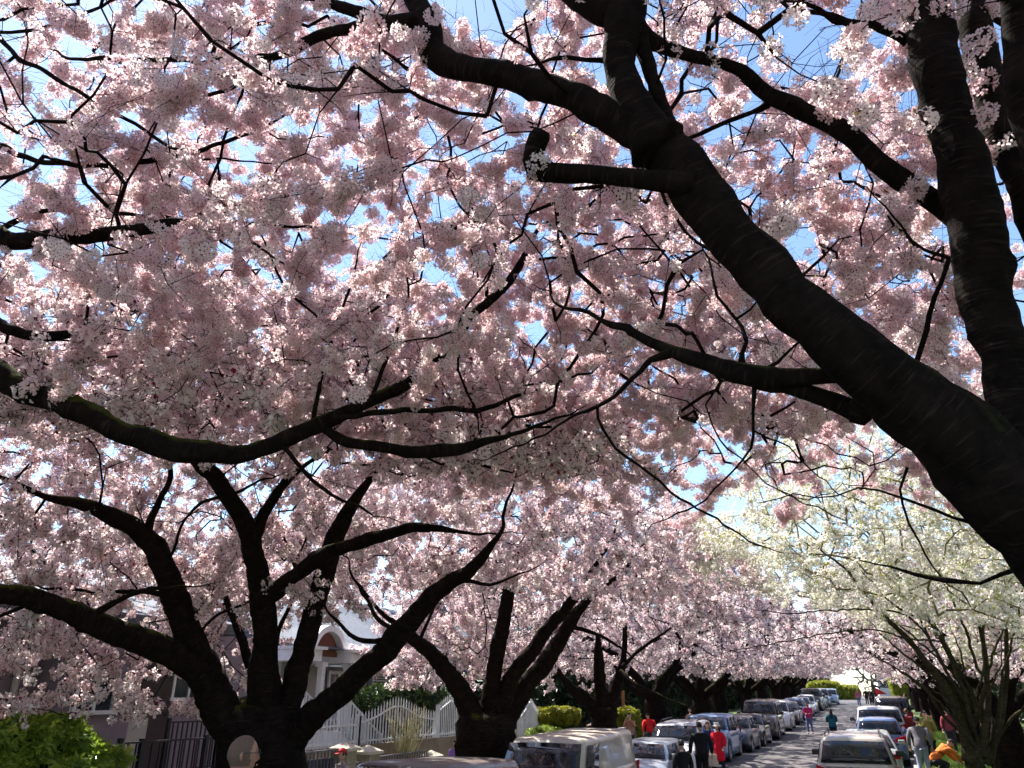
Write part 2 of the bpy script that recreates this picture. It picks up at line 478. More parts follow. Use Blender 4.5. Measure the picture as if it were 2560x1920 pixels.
def scatter(name, pts, key, sources, parent=None, smin=0.8, smax=1.2, seed=0, tilt=0.5, scl=None, spin=None):
    pts = np.asarray(pts, dtype=np.float32).reshape(-1, 3); n = len(pts)
    r = np.random.RandomState(seed)
    me = bpy.data.meshes.new(name); me.vertices.add(n)
    me.vertices.foreach_set("co", pts.ravel())
    a = me.attributes.new("pick", 'INT', 'POINT'); a.data.foreach_set("value", r.randint(0, len(sources), n).astype(np.int32))
    rot = np.zeros((n, 3), np.float32); rot[:, 0] = r.uniform(-tilt, tilt, n); rot[:, 1] = r.uniform(-tilt, tilt, n); rot[:, 2] = r.uniform(0, 6.283, n)
    a = me.attributes.new("rot", 'FLOAT_VECTOR', 'POINT'); a.data.foreach_set("vector", rot.ravel())
    s = r.uniform(smin, smax, n).astype(np.float32)
    if scl is not None: s *= np.asarray(scl, dtype=np.float32)
    a = me.attributes.new("scl", 'FLOAT', 'POINT'); a.data.foreach_set("value", s)
    me.update()
    o = bpy.data.objects.new(name, me); COL.objects.link(o)
    if parent: o.parent = parent
    md = o.modifiers.new("scatter", 'NODES'); md.node_group = scatter_group(key, sources)
    return o

# ------------------------------------------------------------------ limbs
def catmull(P, Rr, step):
    P = [Vector(p) for p in P]; out, ro = [], []
    for i in range(len(P) - 1):
        p0 = P[i - 1] if i else P[0] * 2 - P[1]; p1, p2 = P[i], P[i + 1]
        p3 = P[i + 2] if i + 2 < len(P) else P[-1] * 2 - P[-2]
        n = max(1, int((p2 - p1).length / step))
        for k in range(n):
            t = k / n; t2, t3 = t * t, t * t * t
            out.append(0.5 * ((2 * p1) + (p2 - p0) * t + (2 * p0 - 5 * p1 + 4 * p2 - p3) * t2 + (3 * p1 - p0 - 3 * p2 + p3) * t3))
            ro.append(Rr[i] * (1 - t) + Rr[i + 1] * t)
    out.append(P[-1]); ro.append(Rr[-1])
    return out, ro

def limb(name, P, Rr, mat, parent, nodes=None, step=None, sides=None, rough=1.0, origin=Vector((0, 0, 0)), seed=0):
    """knobbly tapered limb; registers its centreline in nodes for the twigs"""
    rmax = max(Rr)
    step = step or max(0.045 if rmax > .03 else .09, rmax * (0.22 if rmax > .12 else .35))
    sides = sides or (28 if rmax > 0.12 else 12 if rmax > 0.05 else 8)
    pts, rs = catmull(P, Rr, step)
    wob = Vector((seed * 3.1, seed * 1.7, 0))
    vs, fs, uv = [], [], []
    up = None; L = 0
    m = len(pts)
    for i, p in enumerate(pts):
        t = (pts[min(i + 1, m - 1)] - pts[max(i - 1, 0)]).normalized()
        if up is None: up = Vector((1, 0, 0)) if abs(t.x) < 0.7 else Vector((0, 1, 0))
        up = (up - t * up.dot(t)).normalized(); sd = t.cross(up)
        if i: L += (pts[i] - pts[i - 1]).length
        if 0 < i < m - 1:
            jit = noise.noise_vector(p * 3.0 + wob) * min(rs[i] * 0.35, 0.03) * rough + (noise.noise_vector(p * 5.0 - wob) * .035 if rs[i] < .03 else Vector((0, 0, 0)))
        else: jit = Vector((0, 0, 0))
        for k in range(sides):
            a = 2 * math.pi * k / sides
            d = up * math.cos(a) + sd * math.sin(a)
            q_ = p + jit + d * rs[i]
            nn = noise.noise(q_ * 2.6 + wob) * 0.16 + noise.noise(q_ * 8.0 + wob) * 0.13 + max(0, noise.noise(q_ * 5.0 - wob) - .35) * .5 + noise.noise(q_ * 22.0) * 0.10
            ends = 1.0
            if i == m - 1: ends = 0.72
            vs.append(tuple(p + jit + d * rs[i] * (1 + nn * rough) * ends - origin))
            uv.append((k / sides * rs[i] * 6.28, L))
    for i in range(m - 1):
        for k in range(sides):
            a = i * sides + k; b = i * sides + (k + 1) % sides
            fs.append((a, b, b + sides, a + sides))
    fs.append(tuple(reversed(range(sides)))); fs.append(tuple(range((m - 1) * sides, m * sides)))
    me = bpy.data.meshes.new(name); me.from_pydata(vs, [], fs)
    ul = me.uv_layers.new(name="UVMap")
    li = np.zeros(len(me.loops), np.int32); me.loops.foreach_get("vertex_index", li)
    ul.data.foreach_set("uv", np.array(uv, np.float32)[li].ravel())
    me.update()
    o = link(name, me, mat, parent, True)
    if nodes is not None:
        for i in range(0, m):
            nodes.append((pts[i], rs[i]))
    return o

# ------------------------------------------------------------------ crown growth
def grow(skel, attr, seed, step=0.28, droop=0.10):
    """skel: (pos, radius) nodes of the limbs; attr: points the twigs reach. Returns chains (points, radii) and twig points."""
    rg = np.random.RandomState(seed)
    sk = np.array([tuple(p) for p, r in skel], np.float64); skr = np.array([r for p, r in skel])
    attr = np.asarray(attr, np.float64)
    # distance to skeleton, nearest first
    dmin = np.full(len(attr), 1e9)
    for i in range(0, len(sk), 4):
        d = ((attr - sk[i]) ** 2).sum(1); dmin = np.minimum(dmin, d)
    attr = attr[np.argsort(dmin + rg.uniform(0, 0.5, len(attr)))]
    cap = len(sk) + len(attr) * 14
    pos = np.zeros((cap, 3)); pos[:len(sk)] = sk
    par = np.full(cap, -1, int); dirs = np.zeros((cap, 3)); cnt = np.zeros(cap)
    n = len(sk); ns = n
    chains = []
    for a in attr:
        dv = a - pos[:n]; d2 = (dv ** 2).sum(1)
        cs_ = (dv * dirs[:n]).sum(1) / (np.sqrt(d2) + 1e-6)
        j = int(np.argmin(d2 * (1.9 - 1.2 * cs_))); L = math.sqrt(d2[j])
        if L < 0.05: continue
        p0 = pos[j]; k = max(1, int(L / step))
        k = min(k, 14)
        straight = (a - p0)
        start = dirs[j] * L * 0.45 if j >= ns else rg.normal(0, 0.15 * L, 3)
        ctrl = p0 + straight * 0.48 + start * 0.28 + np.array([0, 0, droop * L])
        idx = [j]; pr = j
        for s in range(1, k + 1):
            t = s / k
            p = p0 * (1 - t) ** 2 + ctrl * 2 * t * (1 - t) + a * t * t
            if s < k: p = p + rg.normal(0, 0.026 + 0.008 * L, 3)
            pos[n] = p; par[n] = pr; dd = p - pos[pr]; dirs[n] = dd / (np.linalg.norm(dd) + 1e-9)
            pr = n; idx.append(n); n += 1
        chains.append(idx)
    # pipe model
    cnt[:n] = 0
    for idx in chains: cnt[idx[-1]] += 1
    for i in range(n - 1, ns - 1, -1):
        if par[i] >= 0: cnt[par[i]] += cnt[i]
    return pos[:n], par[:n], cnt[:n], chains, ns, skr

def twigs_mesh(name, G, mat, parent, origin, rtip=0.0022, rk=0.0012, rmax=0.016, power=0.55, spur=.9):
    pos, par, cnt, chains, ns, skr = G
    vs, fs = [], []
    R = rtip + rk * np.maximum(cnt - 1, 0) ** power
    R = np.minimum(R, rmax)
    ox = np.array(tuple(origin))
    for idx in chains:
        r = [R[i] for i in idx]; r[0] = min(r[1] * 1.25, skr[idx[0]] if idx[0] < ns else r[1] * 1.3)
        sides = 3 if max(r) < 0.007 else 4 if max(r) < 0.014 else 6
        P = pos[idx] - ox
        T = np.gradient(P, axis=0) if len(P) > 1 else np.array([[0, 0, 1.]])
        T /= (np.linalg.norm(T, axis=1, keepdims=True) + 1e-9)
        up = np.array([0.3, 0.1, 1.0]) if abs(T[0][2]) < 0.9 else np.array([1.0, 0, 0])
        b = len(vs)
        for i in range(len(P)):
            u = up - T[i] * up.dot(T[i]); u /= (np.linalg.norm(u) + 1e-9); w = np.cross(T[i], u); up = u
            for k in range(sides):
                a = 6.2832 * k / sides
                vs.append(P[i] + (u * math.cos(a) + w * math.sin(a)) * r[i])
        for i in range(len(P) - 1):
            for k in range(sides):
                a0 = b + i * sides + k; b0 = b + i * sides + (k + 1) % sides
                fs.append((a0, b0, b0 + sides, a0 + sides))
    # short spurs along the twigs
    rg = np.random.RandomState(len(pos)); spurs = rg.choice(np.arange(ns, len(pos)), int((len(pos) - ns) * spur), replace=False)
    for i in spurs:
        d = pos[i] - pos[par[i]]; d /= (np.linalg.norm(d) + 1e-9)
        w = rg.normal(0, 1, 3); w -= d * w.dot(d) * .6; w /= (np.linalg.norm(w) + 1e-9)
        l = rg.uniform(.05, .22) if rg.rand() < .7 else rg.uniform(.2, .5); r0 = min(R[i] * .7, .0045)
        a0 = pos[i] - ox; m0 = a0 + w * l * .5 + rg.normal(0, .012, 3); e0 = a0 + w * l + d * l * .3 + rg.normal(0, .015, 3)
        u = np.cross(w, [.3, .5, .8]); u /= (np.linalg.norm(u) + 1e-9); z_ = np.cross(w, u); b = len(vs)
        for p_, r_ in ((a0, r0), (m0, r0 * .8)):
            for k in range(3): an = 2.0944 * k; vs.append(p_ + (u * math.cos(an) + z_ * math.sin(an)) * r_)
        vs.append(e0)
        for k in range(3):
            k2 = (k + 1) % 3; fs.append((b + k, b + k2, b + 3 + k2, b + 3 + k)); fs.append((b + 3 + k, b + 3 + k2, b + 6))
    me = bpy.data.meshes.new(name); me.from_pydata([tuple(v) for v in vs], [], fs); me.update()
    o = link(name, me, mat, parent, True)
    o["kind"] = "stuff"
    return o

def cluster_points(G, seed, dens, jit=0.05, maxcnt=9, keep=None):
    """points along the thin twigs, dens per metre"""
    pos, par, cnt, chains, ns, skr = G
    rg = np.random.RandomState(seed)
    i = np.arange(ns, len(pos)); i = i[(cnt[i] <= maxcnt)]
    A = pos[par[i]]; B = pos[i]; L = np.linalg.norm(B - A, axis=1)
    w = L * np.where(cnt[i] <= 3, 1.0, 0.55)
    n = int(w.sum() * dens)
    ch = rg.choice(len(i), n, p=w / w.sum())
    t = rg.uniform(0, 1, (n, 1))
    P = A[ch] * (1 - t) + B[ch] * t + rg.normal(0, jit, (n, 3)) + np.array([0, 0, -0.02])
    if keep is not None: P = P[keep(P)]
    return P

OPENINGS = []     # (centre, radius): places where the crowns leave the sky open
def not_in_openings(P):
    m = np.ones(len(P), bool)
    for c, r in OPENINGS:
        m &= ((P - np.array(tuple(c))) ** 2).sum(1) > r * r
    return m

def crown_points(n, c, R, zlo, zhi, seed, lop=(1, 1), lowfn=None, shell=0.0, clump=0.5, cs=0.55):
    """points in a flat spreading crown, thinned into clumps by noise"""
    rg = np.random.RandomState(seed); out = []
    while len(out) < n:
        m = n
        a = rg.uniform(0, 6.2832, m); rr = np.sqrt(rg.uniform(0, 1, m)); zz = rg.uniform(0, 1, m)
        x = c[0] + np.cos(a) * rr * R * lop[0]; y = c[1] + np.sin(a) * rr * R * lop[1]
        top = zlo + (zhi - zlo) * (1 - 0.62 * rr ** 2.2); bot = zlo + 0.9 * (1 - rr) - 0.2 * rr
        z = bot + (top - bot) * zz ** (1 - shell * 0.5)
        P = np.stack([x, y, z], 1)
        if lowfn is not None: P = P[lowfn(P)]
        for p in P:
            v = noise.noise(Vector(p) * cs + Vector((seed, 0, 0))) + 0.5 * noise.noise(Vector(p) * cs * 2.3)
            if v > rg.uniform(-1, 0.6) * clump - 0.1 * (1 - clump):
                out.append(p)
                if len(out) >= n: break
    return np.array(out)
# ------------------------------------------------------------------ ground, road, kerbs, paths
ROADL, ROADR = -7.3, 0.75
def strip(name, x0, x1, dz, mat, ys=None, kind="structure", nx=1, xf=None):
    ys = ys or [-38 + i * 1.5 for i in range(160)]
    vs, fs = [], []
    for y in ys:
        for k in range(nx + 1):
            xb = x1 + (wide(y) if x1 == ROADR else 0); xa = x0 + (wide(y) if x0 == ROADR + .14 else 0)
            x = xa + (xb - xa) * k / nx + bend(y)
            vs.append((x, y, g(y) + dz + (xf(x, y) if xf else 0)))
    n = nx + 1
    for i in range(len(ys) - 1):
        for k in range(nx):
            a = i * n + k; fs.append((a, a + 1, a + 1 + n, a + n))
    me = bpy.data.meshes.new(name); me.from_pydata(vs, [], fs); me.update()
    o = link(name, me, mat, None, True); o["kind"] = kind
    return o

def ground_mat():
    m, nt, out = new_mat("lawn")
    tc = N(nt, "ShaderNodeTexCoord")
    n1 = N(nt, "ShaderNodeTexNoise"); n1.inputs['Scale'].default_value = 0.8; n1.inputs['Detail'].default_value = 8
    n2 = N(nt, "ShaderNodeTexNoise"); n2.inputs['Scale'].default_value = 30; n2.inputs['Detail'].default_value = 4
    nt.links.new(tc.outputs['Object'], n1.inputs['Vector']); nt.links.new(tc.outputs['Object'], n2.inputs['Vector'])
    c = ramp(nt, n1.outputs['Fac'], [(0.3, (0.035, 0.06, 0.012)), (0.6, (0.07, 0.11, 0.02)), (0.75, (0.12, 0.13, 0.04))])
    pet = ramp(nt, n2.outputs['Fac'], [(0.60, (0, 0, 0)), (0.68, (0.6, 0.6, 0.6))])
    mx = N(nt, "ShaderNodeMix"); mx.data_type = 'RGBA'; nt.links.new(pet, mx.inputs[0]); nt.links.new(c, mx.inputs[6]); mx.inputs[7].default_value = (0.5, 0.4, 0.36, 1)
    p = N(nt, "ShaderNodeBsdfPrincipled"); p.inputs['Roughness'].default_value = 0.95; nt.links.new(mx.outputs[2], p.inputs['Base Color'])
    b = N(nt, "ShaderNodeBump"); b.inputs['Strength'].default_value = 0.6; b.inputs['Distance'].default_value = 0.04
    nt.links.new(n2.outputs['Fac'], b.inputs['Height']); nt.links.new(b.outputs[0], p.inputs['Normal']); nt.links.new(p.outputs[0], out.inputs[0])
    return m
M_LAWN = ground_mat()

def asphalt_mat():
    m, nt, out = new_mat("asphalt")
    tc = N(nt, "ShaderNodeTexCoord")
    def nz(s, d=6, st=None):
        n = N(nt, "ShaderNodeTexNoise"); n.inputs['Scale'].default_value = s; n.inputs['Detail'].default_value = d
        v = tc.outputs['Object']
        if st:
            mp = N(nt, "ShaderNodeMapping"); mp.inputs['Scale'].default_value = st; nt.links.new(v, mp.inputs[0]); v = mp.outputs[0]
        nt.links.new(v, n.inputs['Vector']); return n.outputs['Fac']
    base = ramp(nt, nz(0.6), [(0.35, (0.06, 0.056, 0.056)), (0.65, (0.10, 0.092, 0.09))])
    fine = ramp(nt, nz(60, 3), [(0.35, (0.7, 0.7, 0.7)), (0.7, (1.25, 1.2, 1.2))])
    m1 = N(nt, "ShaderNodeMix"); m1.data_type = 'RGBA'; m1.blend_type = 'MULTIPLY'; m1.inputs[0].default_value = 1
    nt.links.new(base, m1.inputs[6]); nt.links.new(fine, m1.inputs[7])
    # fallen petals, gathered in drifts
    v = N(nt, "ShaderNodeTexVoronoi"); v.inputs['Scale'].default_value = 26; nt.links.new(tc.outputs['Object'], v.inputs['Vector'])
    pet = ramp(nt, v.outputs['Distance'], [(0.16, (1, 1, 1)), (0.24, (0, 0, 0))])
    dr = ramp(nt, nz(0.9, 8, (1, .25, 1)), [(0.45, (0.1, 0.1, 0.1)), (0.62, (1, 1, 1))])
    mm = N(nt, "ShaderNodeMix"); mm.data_type = 'RGBA'; mm.blend_type = 'MULTIPLY'; mm.inputs[0].default_value = 1
    nt.links.new(pet, mm.inputs[6]); nt.links.new(dr, mm.inputs[7])
    m2 = N(nt, "ShaderNodeMix"); m2.data_type = 'RGBA'; nt.links.new(mm.outputs[2], m2.inputs[0]); nt.links.new(m1.outputs[2], m2.inputs[6]); m2.inputs[7].default_value = (0.62, 0.50, 0.51, 1)
    p = N(nt, "ShaderNodeBsdfPrincipled"); p.inputs['Roughness'].default_value = 0.75; nt.links.new(m2.outputs[2], p.inputs['Base Color'])
    b = N(nt, "ShaderNodeBump"); b.inputs['Strength'].default_value = 0.4; b.inputs['Distance'].default_value = 0.008
    nt.links.new(nz(90, 3), b.inputs['Height']); nt.links.new(b.outputs[0], p.inputs['Normal']); nt.links.new(p.outputs[0], out.inputs[0])
    return m
M_ASPH = asphalt_mat()
M_CONC = mat_noise("concrete", (0.22, 0.21, 0.19), (0.34, 0.32, 0.29), 3, 0.9, 0.3)
M_CONC2 = mat_noise("old_concrete", (0.20, 0.16, 0.12), (0.32, 0.26, 0.20), 1.6, 0.92, 0.4, c3=(0.16, 0.12, 0.09))

ROADL, ROADR = -7.3, 0.75
yy = [-40, -20, -10] + [-6 + i * 2 for i in range(110)] + [230, 270, 400, 700]
o = strip("ground", -220, ROADL - 0.14, 0.11, M_LAWN, yy, nx=6)
o = strip("ground", ROADR + 0.14, 220, 0.11, M_LAWN, yy, nx=6)
strip("road", ROADL, ROADR, 0.0, M_ASPH, yy, nx=6, xf=lambda x, y: 0.05 * (1 - ((x + 3.3) / 4.1) ** 2))
def kerb(x0, x1):
    ys = yy[2:110]; vs, fs = [], []
    prof = [(x0, -0.1), (x0, 0.128), (x1, 0.128), (x1, -0.1)]
    for y in ys:
        for px_, z_ in prof: vs.append((px_ + bend(y) + (wide(y) if x0 >= ROADR else 0), y, g(y) + z_))
    for i in range(len(ys) - 1):
        for k in range(3): fs.append((i * 4 + k, i * 4 + k + 1, i * 4 + k + 5, i * 4 + k + 4))
    me = bpy.data.meshes.new("kerb"); me.from_pydata(vs, [], fs); me.update()
    o = link("kerb", me, M_CONC); o["kind"] = "structure"
kerb(ROADL - 0.145, ROADL); kerb(ROADR, ROADR + 0.145)

def sidewalk(x0, x1, ya, yb, step):
    root = empty("sidewalk", ((x0 + x1) / 2, ya, g(ya))); root["kind"] = "structure"
    y = ya; me = None; k = 0; rg = random.Random(int(x0 * 10))
    b = MB().box((0, 0, 0), (x1 - x0, step - 0.02, 0.10)).mesh("slab"); me = b; me.materials.append(M_CONC)
    while y < yb:
        o = bpy.data.objects.new("slab", me); COL.objects.link(o); o.parent = root
        sl = math.atan2(g(y + step) - g(y), step)
        o.location = (bend(y), y - ya + step / 2, (g(y) + g(y + step)) / 2 - g(ya) + 0.095 + rg.uniform(-.004, .004)); o.rotation_euler = (sl, 0, 0)
        y += step
    strip("sidewalk", x0, x1, 0.125, M_CONC, [yb + i * 4 for i in range(25)])
sidewalk(4.3, 6.0, 18, 60, 1.5)
sidewalk(-11.0, -9.6 + .1, 2, 50, 1.5)

# grass on the right hand verge
rg_ = np.random.RandomState(3)
n = 9000
gx = rg_.uniform(ROADR + .2, 4.2, n); gy = 17 + rg_.uniform(0, 1, n) ** 1.5 * 50
gx = gx + np.array([bend(y) + (wide(y) if x > 0 else 0) for x, y in zip(gx, gy)])
P = np.stack([gx, gy, np.array([g(y) for y in gy]) + 0.11], 1)
o = scatter("grass", P, "grass", SRC_GRASS, None, .8, 1.9, 4, .2)
tag(o, "grass tufts growing along the right hand verge", "grass", kind="stuff")
n = 5000
gx = rg_.uniform(-9.4, -7.5, n); gy = 18 + rg_.uniform(0, 1, n) * 45
gx = gx + np.array([bend(y) + (wide(y) if x > 0 else 0) for x, y in zip(gx, gy)])
P = np.stack([gx, gy, np.array([g(y) for y in gy]) + 0.11], 1)
o = scatter("grass", P, "grass", SRC_GRASS, None, .8, 1.5, 5, .2)
tag(o, "grass tufts on the verge behind the parked cars of the left row", "grass", kind="stuff")
# long pale grass and dry stalks at the foot of the white tree
n = 500
gx = rg_.normal(2.1, .45, n); gy = rg_.normal(20.5, 1.8, n)
P = np.stack([gx, gy, np.array([g(y) for y in gy]) + 0.1], 1)
o = scatter("long_grass", P, "grass", SRC_GRASS, None, 2.5, 4.5, 6, .3)
tag(o, "long pale grass standing at the foot of the white blossoming tree", "grass", kind="stuff")

# ------------------------------------------------------------------ house on the left: purple grey stucco
M_STUC = mat_noise("purple_stucco", (0.20, 0.16, 0.20), (0.25, 0.205, 0.245), 1.2, 0.9, 0.25, 60)
M_STUC2 = mat_noise("brown_render", (0.13, 0.085, 0.07), (0.18, 0.12, 0.10), 1.4, 0.9, 0.25, 40)
M_WHITE = flat("white_paint", (0.74, 0.76, 0.80), 0.5, var=0.06)
M_CREAM = mat_noise("cream_siding", (0.42, 0.40, 0.37), (0.50, 0.47, 0.44), 1.0, 0.8, 0.1)
M_GLASS = flat("window_glass", (0.03, 0.04, 0.05), 0.08, spec=0.8)
M_ROOF = mat_noise("slate_roof", (0.07, 0.08, 0.10), (0.12, 0.13, 0.16), 5, 0.8, 0.4)
M_IRON = flat("black_iron", (0.012, 0.012, 0.018), 0.45)
M_DARK = flat("dark_brown_door", (0.05, 0.03, 0.035), 0.7)  # one even, very dark brown for the stucco house door
M_BRICKR = mat_noise("red_brown_panel", (0.16, 0.05, 0.035), (0.22, 0.08, 0.05), 4, 0.8, .2)

def window(parent, x, y, z, w, h, o0, panes=2, mull=1, mat=None, fw=.07, shutter=False):
    """window in a wall facing +X; x wall plane, all in parent's frame"""
    o0 = Vector(o0)
    c = Vector((x, y, z)) - o0
    fr = MB()
    fr.box(c + Vector((.03, 0, h / 2 + fw / 2)), (.1, w + 2 * fw, fw)); fr.box(c + Vector((.03, 0, -h / 2 - fw / 2)), (.12, w + 2 * fw + .06, fw))
    for s in (-1, 1): fr.box(c + Vector((.03, s * (w / 2 + fw / 2), 0)), (.09, fw, h))
    wf = fr.build("window", mat or M_WHITE, parent)
    pw = w / panes
    for i in range(panes):
        MB().box(c + Vector((.015, -w / 2 + pw * (i + .5), 0)), (.02, pw - .045, h - .02)).build("pane", M_GLASS, wf)
    for i in range(1, panes):
        MB().box(c + Vector((.03, -w / 2 + pw * i, 0)), (.06, .045, h)).build("mullion", mat or M_WHITE, wf)
    if shutter:
        MB_ = MB()
        for k in range(int(h / .09)): MB_.box(c + Vector((.05, 0, -h / 2 + .05 + k * .09)), (.012, w * .96, .05), M=Matrix.Rotation(.5, 3, 'Y'))
        b = MB_.build("blind", M_WHITE, wf); b["kind"] = "stuff"
    return wf

HX = -14.2
ya = on_x(-900, 1700, HX).y; yb = on_x(700, 1760, HX).y
b0 = Vector((HX, 6.0, g(6) + .1))
h1 = empty("stucco_house", b0); tag(h1, "purple grey stucco house half hidden by blossom behind the black railing", "house")
W = MB(); W.box(Vector((HX - 4, 6.7, 1.75)) - b0, (8, 19.6, 3.8)); W.build("wall", M_STUC, h1)
yb_ = on_x(150, 1700, HX + .6).y; yc_ = on_x(340, 1700, HX + .6).y
W = MB(); W.box(Vector((HX + .3, (yb_ + yc_) / 2, 2.4)) - b0, (.6, yc_ - yb_, 2.4)); W.build("bay", M_STUC, h1)
W = MB(); W.box(Vector((HX + .32, (yb_ + yc_) / 2, .55)) - b0, (.66, yc_ - yb_ + .08, 1.5)); W.build("plinth", M_STUC2, h1)
w0 = on_x(190, 1680, HX + .62); w1 = on_x(262, 1776, HX + .62)
window(h1, HX + .62, (w0.y + w1.y) / 2 + .1, (w0.z + w1.z) / 2, abs(w1.y - w0.y), abs(w0.z - w1.z), b0, 2)
p_ = on_x(40, 1700, HX + .06)
MB().tube([Vector((HX + .07, p_.y, .3)) - b0, Vector((HX + .07, p_.y, 3.5)) - b0], .06, 8).build("downpipe", M_CREAM, h1)
W = MB(); W.box(Vector((HX - 3.6, 5.6, 3.7)) - b0, (9.2, 18.2, .22)); W.prism([Vector((HX - 8.3, -3.4, 3.8)) - b0, Vector((HX + 1.0, -3.4, 3.8)) - b0, Vector((HX - 3.6, -3.4, 5.0)) - b0], (0, 18, 0)); W.build("roof", M_ROOF, h1)
d0 = on_x(372, 1800, HX + .02)
W = MB(); W.box(Vector((HX + .04, d0.y, 1.9)) - b0, (.06, .95, 2.1)); dd = W.build("door", M_DARK, h1)
MB().tube([Vector((HX + .1, d0.y + .35, 1.9)) - b0, Vector((HX + .14, d0.y + .35, 1.9)) - b0], .035, 8).build("handle", M_IRON, dd)
w0 = on_x(470, 1720, HX + .02)
window(h1, HX + .02, w0.y, 2.8, .9, 1.1, b0, 2)
MB().box(Vector((HX + .05, on_x(308, 1850, HX).y + .2, 1.25)) - b0, (.08, .55, 1.2)).build("beige_panel", M_CREAM, h1)
# landing and steps with their own dark handrail
lz = 0.85; ly = d0.y
S = MB(); S.box(Vector((HX + .7, ly, lz / 2)) - b0, (1.4, 1.6, lz)); S.build("landing", M_CONC2, h1)
for k in range(5):
    MB().box(Vector((HX + .7, ly + .8 + .14 + k * .28, (lz - .16 * (k + 1)) / 2)) - b0, (1.3, .28, max(.08, lz - .16 * (k + 1)))).build("step", M_CONC2, h1)
def rail_run(name, A, B, hgt, parent, origin, mat, sp=.12, r=.011, pr=.02, posts=True, name_b="baluster", low=.08):
    A, B, origin = Vector(A), Vector(B), Vector(origin); n_ = max(2, int((B - A).length / sp))
    R = MB(); up = Vector((0, 0, hgt))
    R.bar(A + up - origin, B + up - origin, .045, .03); ra = R.build(name, mat, parent)
    MB().bar(A + Vector((0, 0, low)) - origin, B + Vector((0, 0, low)) - origin, .03).build("bottom_rail", mat, parent)
    me = MB().box((0, 0, (hgt + low) / 2), (r * 2, r * 2, hgt - low)).mesh("baluster"); me.materials.append(mat)
    for i in range(n_ + 1):
        o = bpy.data.objects.new(name_b, me); COL.objects.link(o); o.parent = parent; o.location = A.lerp(B, i / n_) - origin
    if posts:
        for X_ in (A, B): MB().box(X_ + Vector((0, 0, hgt / 2 + .04)) - origin, (.07, .07, hgt + .08)).build("post", mat, parent)
rr0 = on_x(345, 1816, HX + 1.45); rr1 = on_x(452, 1888, HX + 1.45)
sr = empty("stair_railing", Vector((HX + 1.42, ly, 0.85))); tag(sr, "black sloping stair railing in front of the purple grey house", "railing")
rail_run("top_rail", (HX + 1.42, ly - .8, .85), (HX + 1.42, ly + .6, .85), .95, sr, (HX + 1.42, ly, .85), M_IRON)
rail_run("top_rail", (HX + 1.42, ly + .6, .85), (HX + 1.42, ly + 2.3, .0), .95, sr, (HX + 1.42, ly, .85), M_IRON)

FX = -11.25
f0 = on_x(300, 1859, FX); f1 = on_x(535, 1846, FX)
fb = Vector((FX, f0.y, 0))
fe = empty("iron_fence", fb); tag(fe, "black iron fence with thin upright bars between the bright bush and the cherry trunk", "fence", "black iron fences along the pavement")
rail_run("top_rail", (FX, f0.y, f0.z - 1.25), (FX, f1.y + .6, f0.z - 1.25), 1.25, fe, fb, M_IRON, sp=.16)
for ty in (f0.y + .45, f0.y + 1.9): MB().box(Vector((FX, ty, f0.z - .62)) - fb, (.08, .08, 1.35)).build("post", M_IRON, fe)

# ------------------------------------------------------------------ white house with arched porch
HB = -16.6
def hy(px, y=1700, X=HB): return on_x(px, y, X).y
def hz(px, y, X=HB): return on_x(px, y, X).z
b1 = Vector((HB, hy(900), g(20) + .1))
h2 = empty("white_house", b1); tag(h2, "pale grey house with an arched white porch, white columns and shuttered windows", "house")
y0, y1 = hy(700), hy(1050)
eave = hz(1010, 1668)
W = MB(); W.box(Vector((HB - 4, (y0 + y1) / 2, eave / 2)) - b1, (8, y1 - y0, eave)); W.build("wall", M_CREAM, h2)
R = MB(); R.prism([Vector((HB + .75, y0 - .5, eave)) - b1, Vector((HB - 8.7, y0 - .5, eave)) - b1, Vector((HB - 4, y0 - .5, eave + 2.3)) - b1], (0, y1 - y0 + 1.0, 0)); R.build("roof", M_ROOF, h2)
MB().box(Vector((HB + .72, (y0 + y1) / 2, eave - .08)) - b1, (.12, y1 - y0 + 1.0, .16)).build("gutter", M_WHITE, h2)
wf = window(h2, HB, (hy(930) + hy(971)) / 2, (hz(950, 1672) + hz(950, 1732)) / 2, hy(971) - hy(930), hz(950, 1672) - hz(950, 1732), b1, 1, shutter=True)
for px in (930, 971):
    MB().box(Vector((HB + .05, hy(px) + (-.22 if px == 930 else .22), (hz(950, 1672) + hz(950, 1732)) / 2)) - b1, (.05, .26, hz(950, 1672) - hz(950, 1732))).build("shutter", flat("blue_grey_shutter", (.10, .14, .22), .6), h2)
window(h2, HB, (hy(989) + hy(1037)) / 2, (hz(1010, 1690) + hz(1010, 1730)) / 2, hy(1037) - hy(989), hz(1010, 1690) - hz(1010, 1730), b1, 2)
# porch: floor, columns, door, arch
PX = HB + 2.2
def py(px): return on_x(px, 1700, PX).y
pfl = on_x(860, 1812, PX).z
yL, yR = py(738), py(892)
S = MB(); S.box(Vector(((HB + PX) / 2, (yL + yR) / 2, pfl / 2)) - b1, (PX - HB, yR - yL, pfl)); S.build("porch_floor", M_CONC, h2)
ctop = on_x(800, 1655, PX).z
for pc, w_ in ((747, .22), (812, .16), (880, .24)):
    MB().box(Vector((PX - .15, py(pc), (pfl + ctop) / 2)) - b1, (w_, w_, ctop - pfl)).box(Vector((PX - .15, py(pc), pfl + .08)) - b1, (w_ + .1, w_ + .1, .16)).box(Vector((PX - .15, py(pc), ctop - .06)) - b1, (w_ + .1, w_ + .1, .12)).build("column", M_WHITE, h2)
MB().box(Vector((HB + .06, (py(755) + py(800)) / 2 - .2, (pfl + ctop) / 2)) - b1, (.1, 1.5, ctop - pfl - .1)).build("porch_panel", M_STUC, h2)
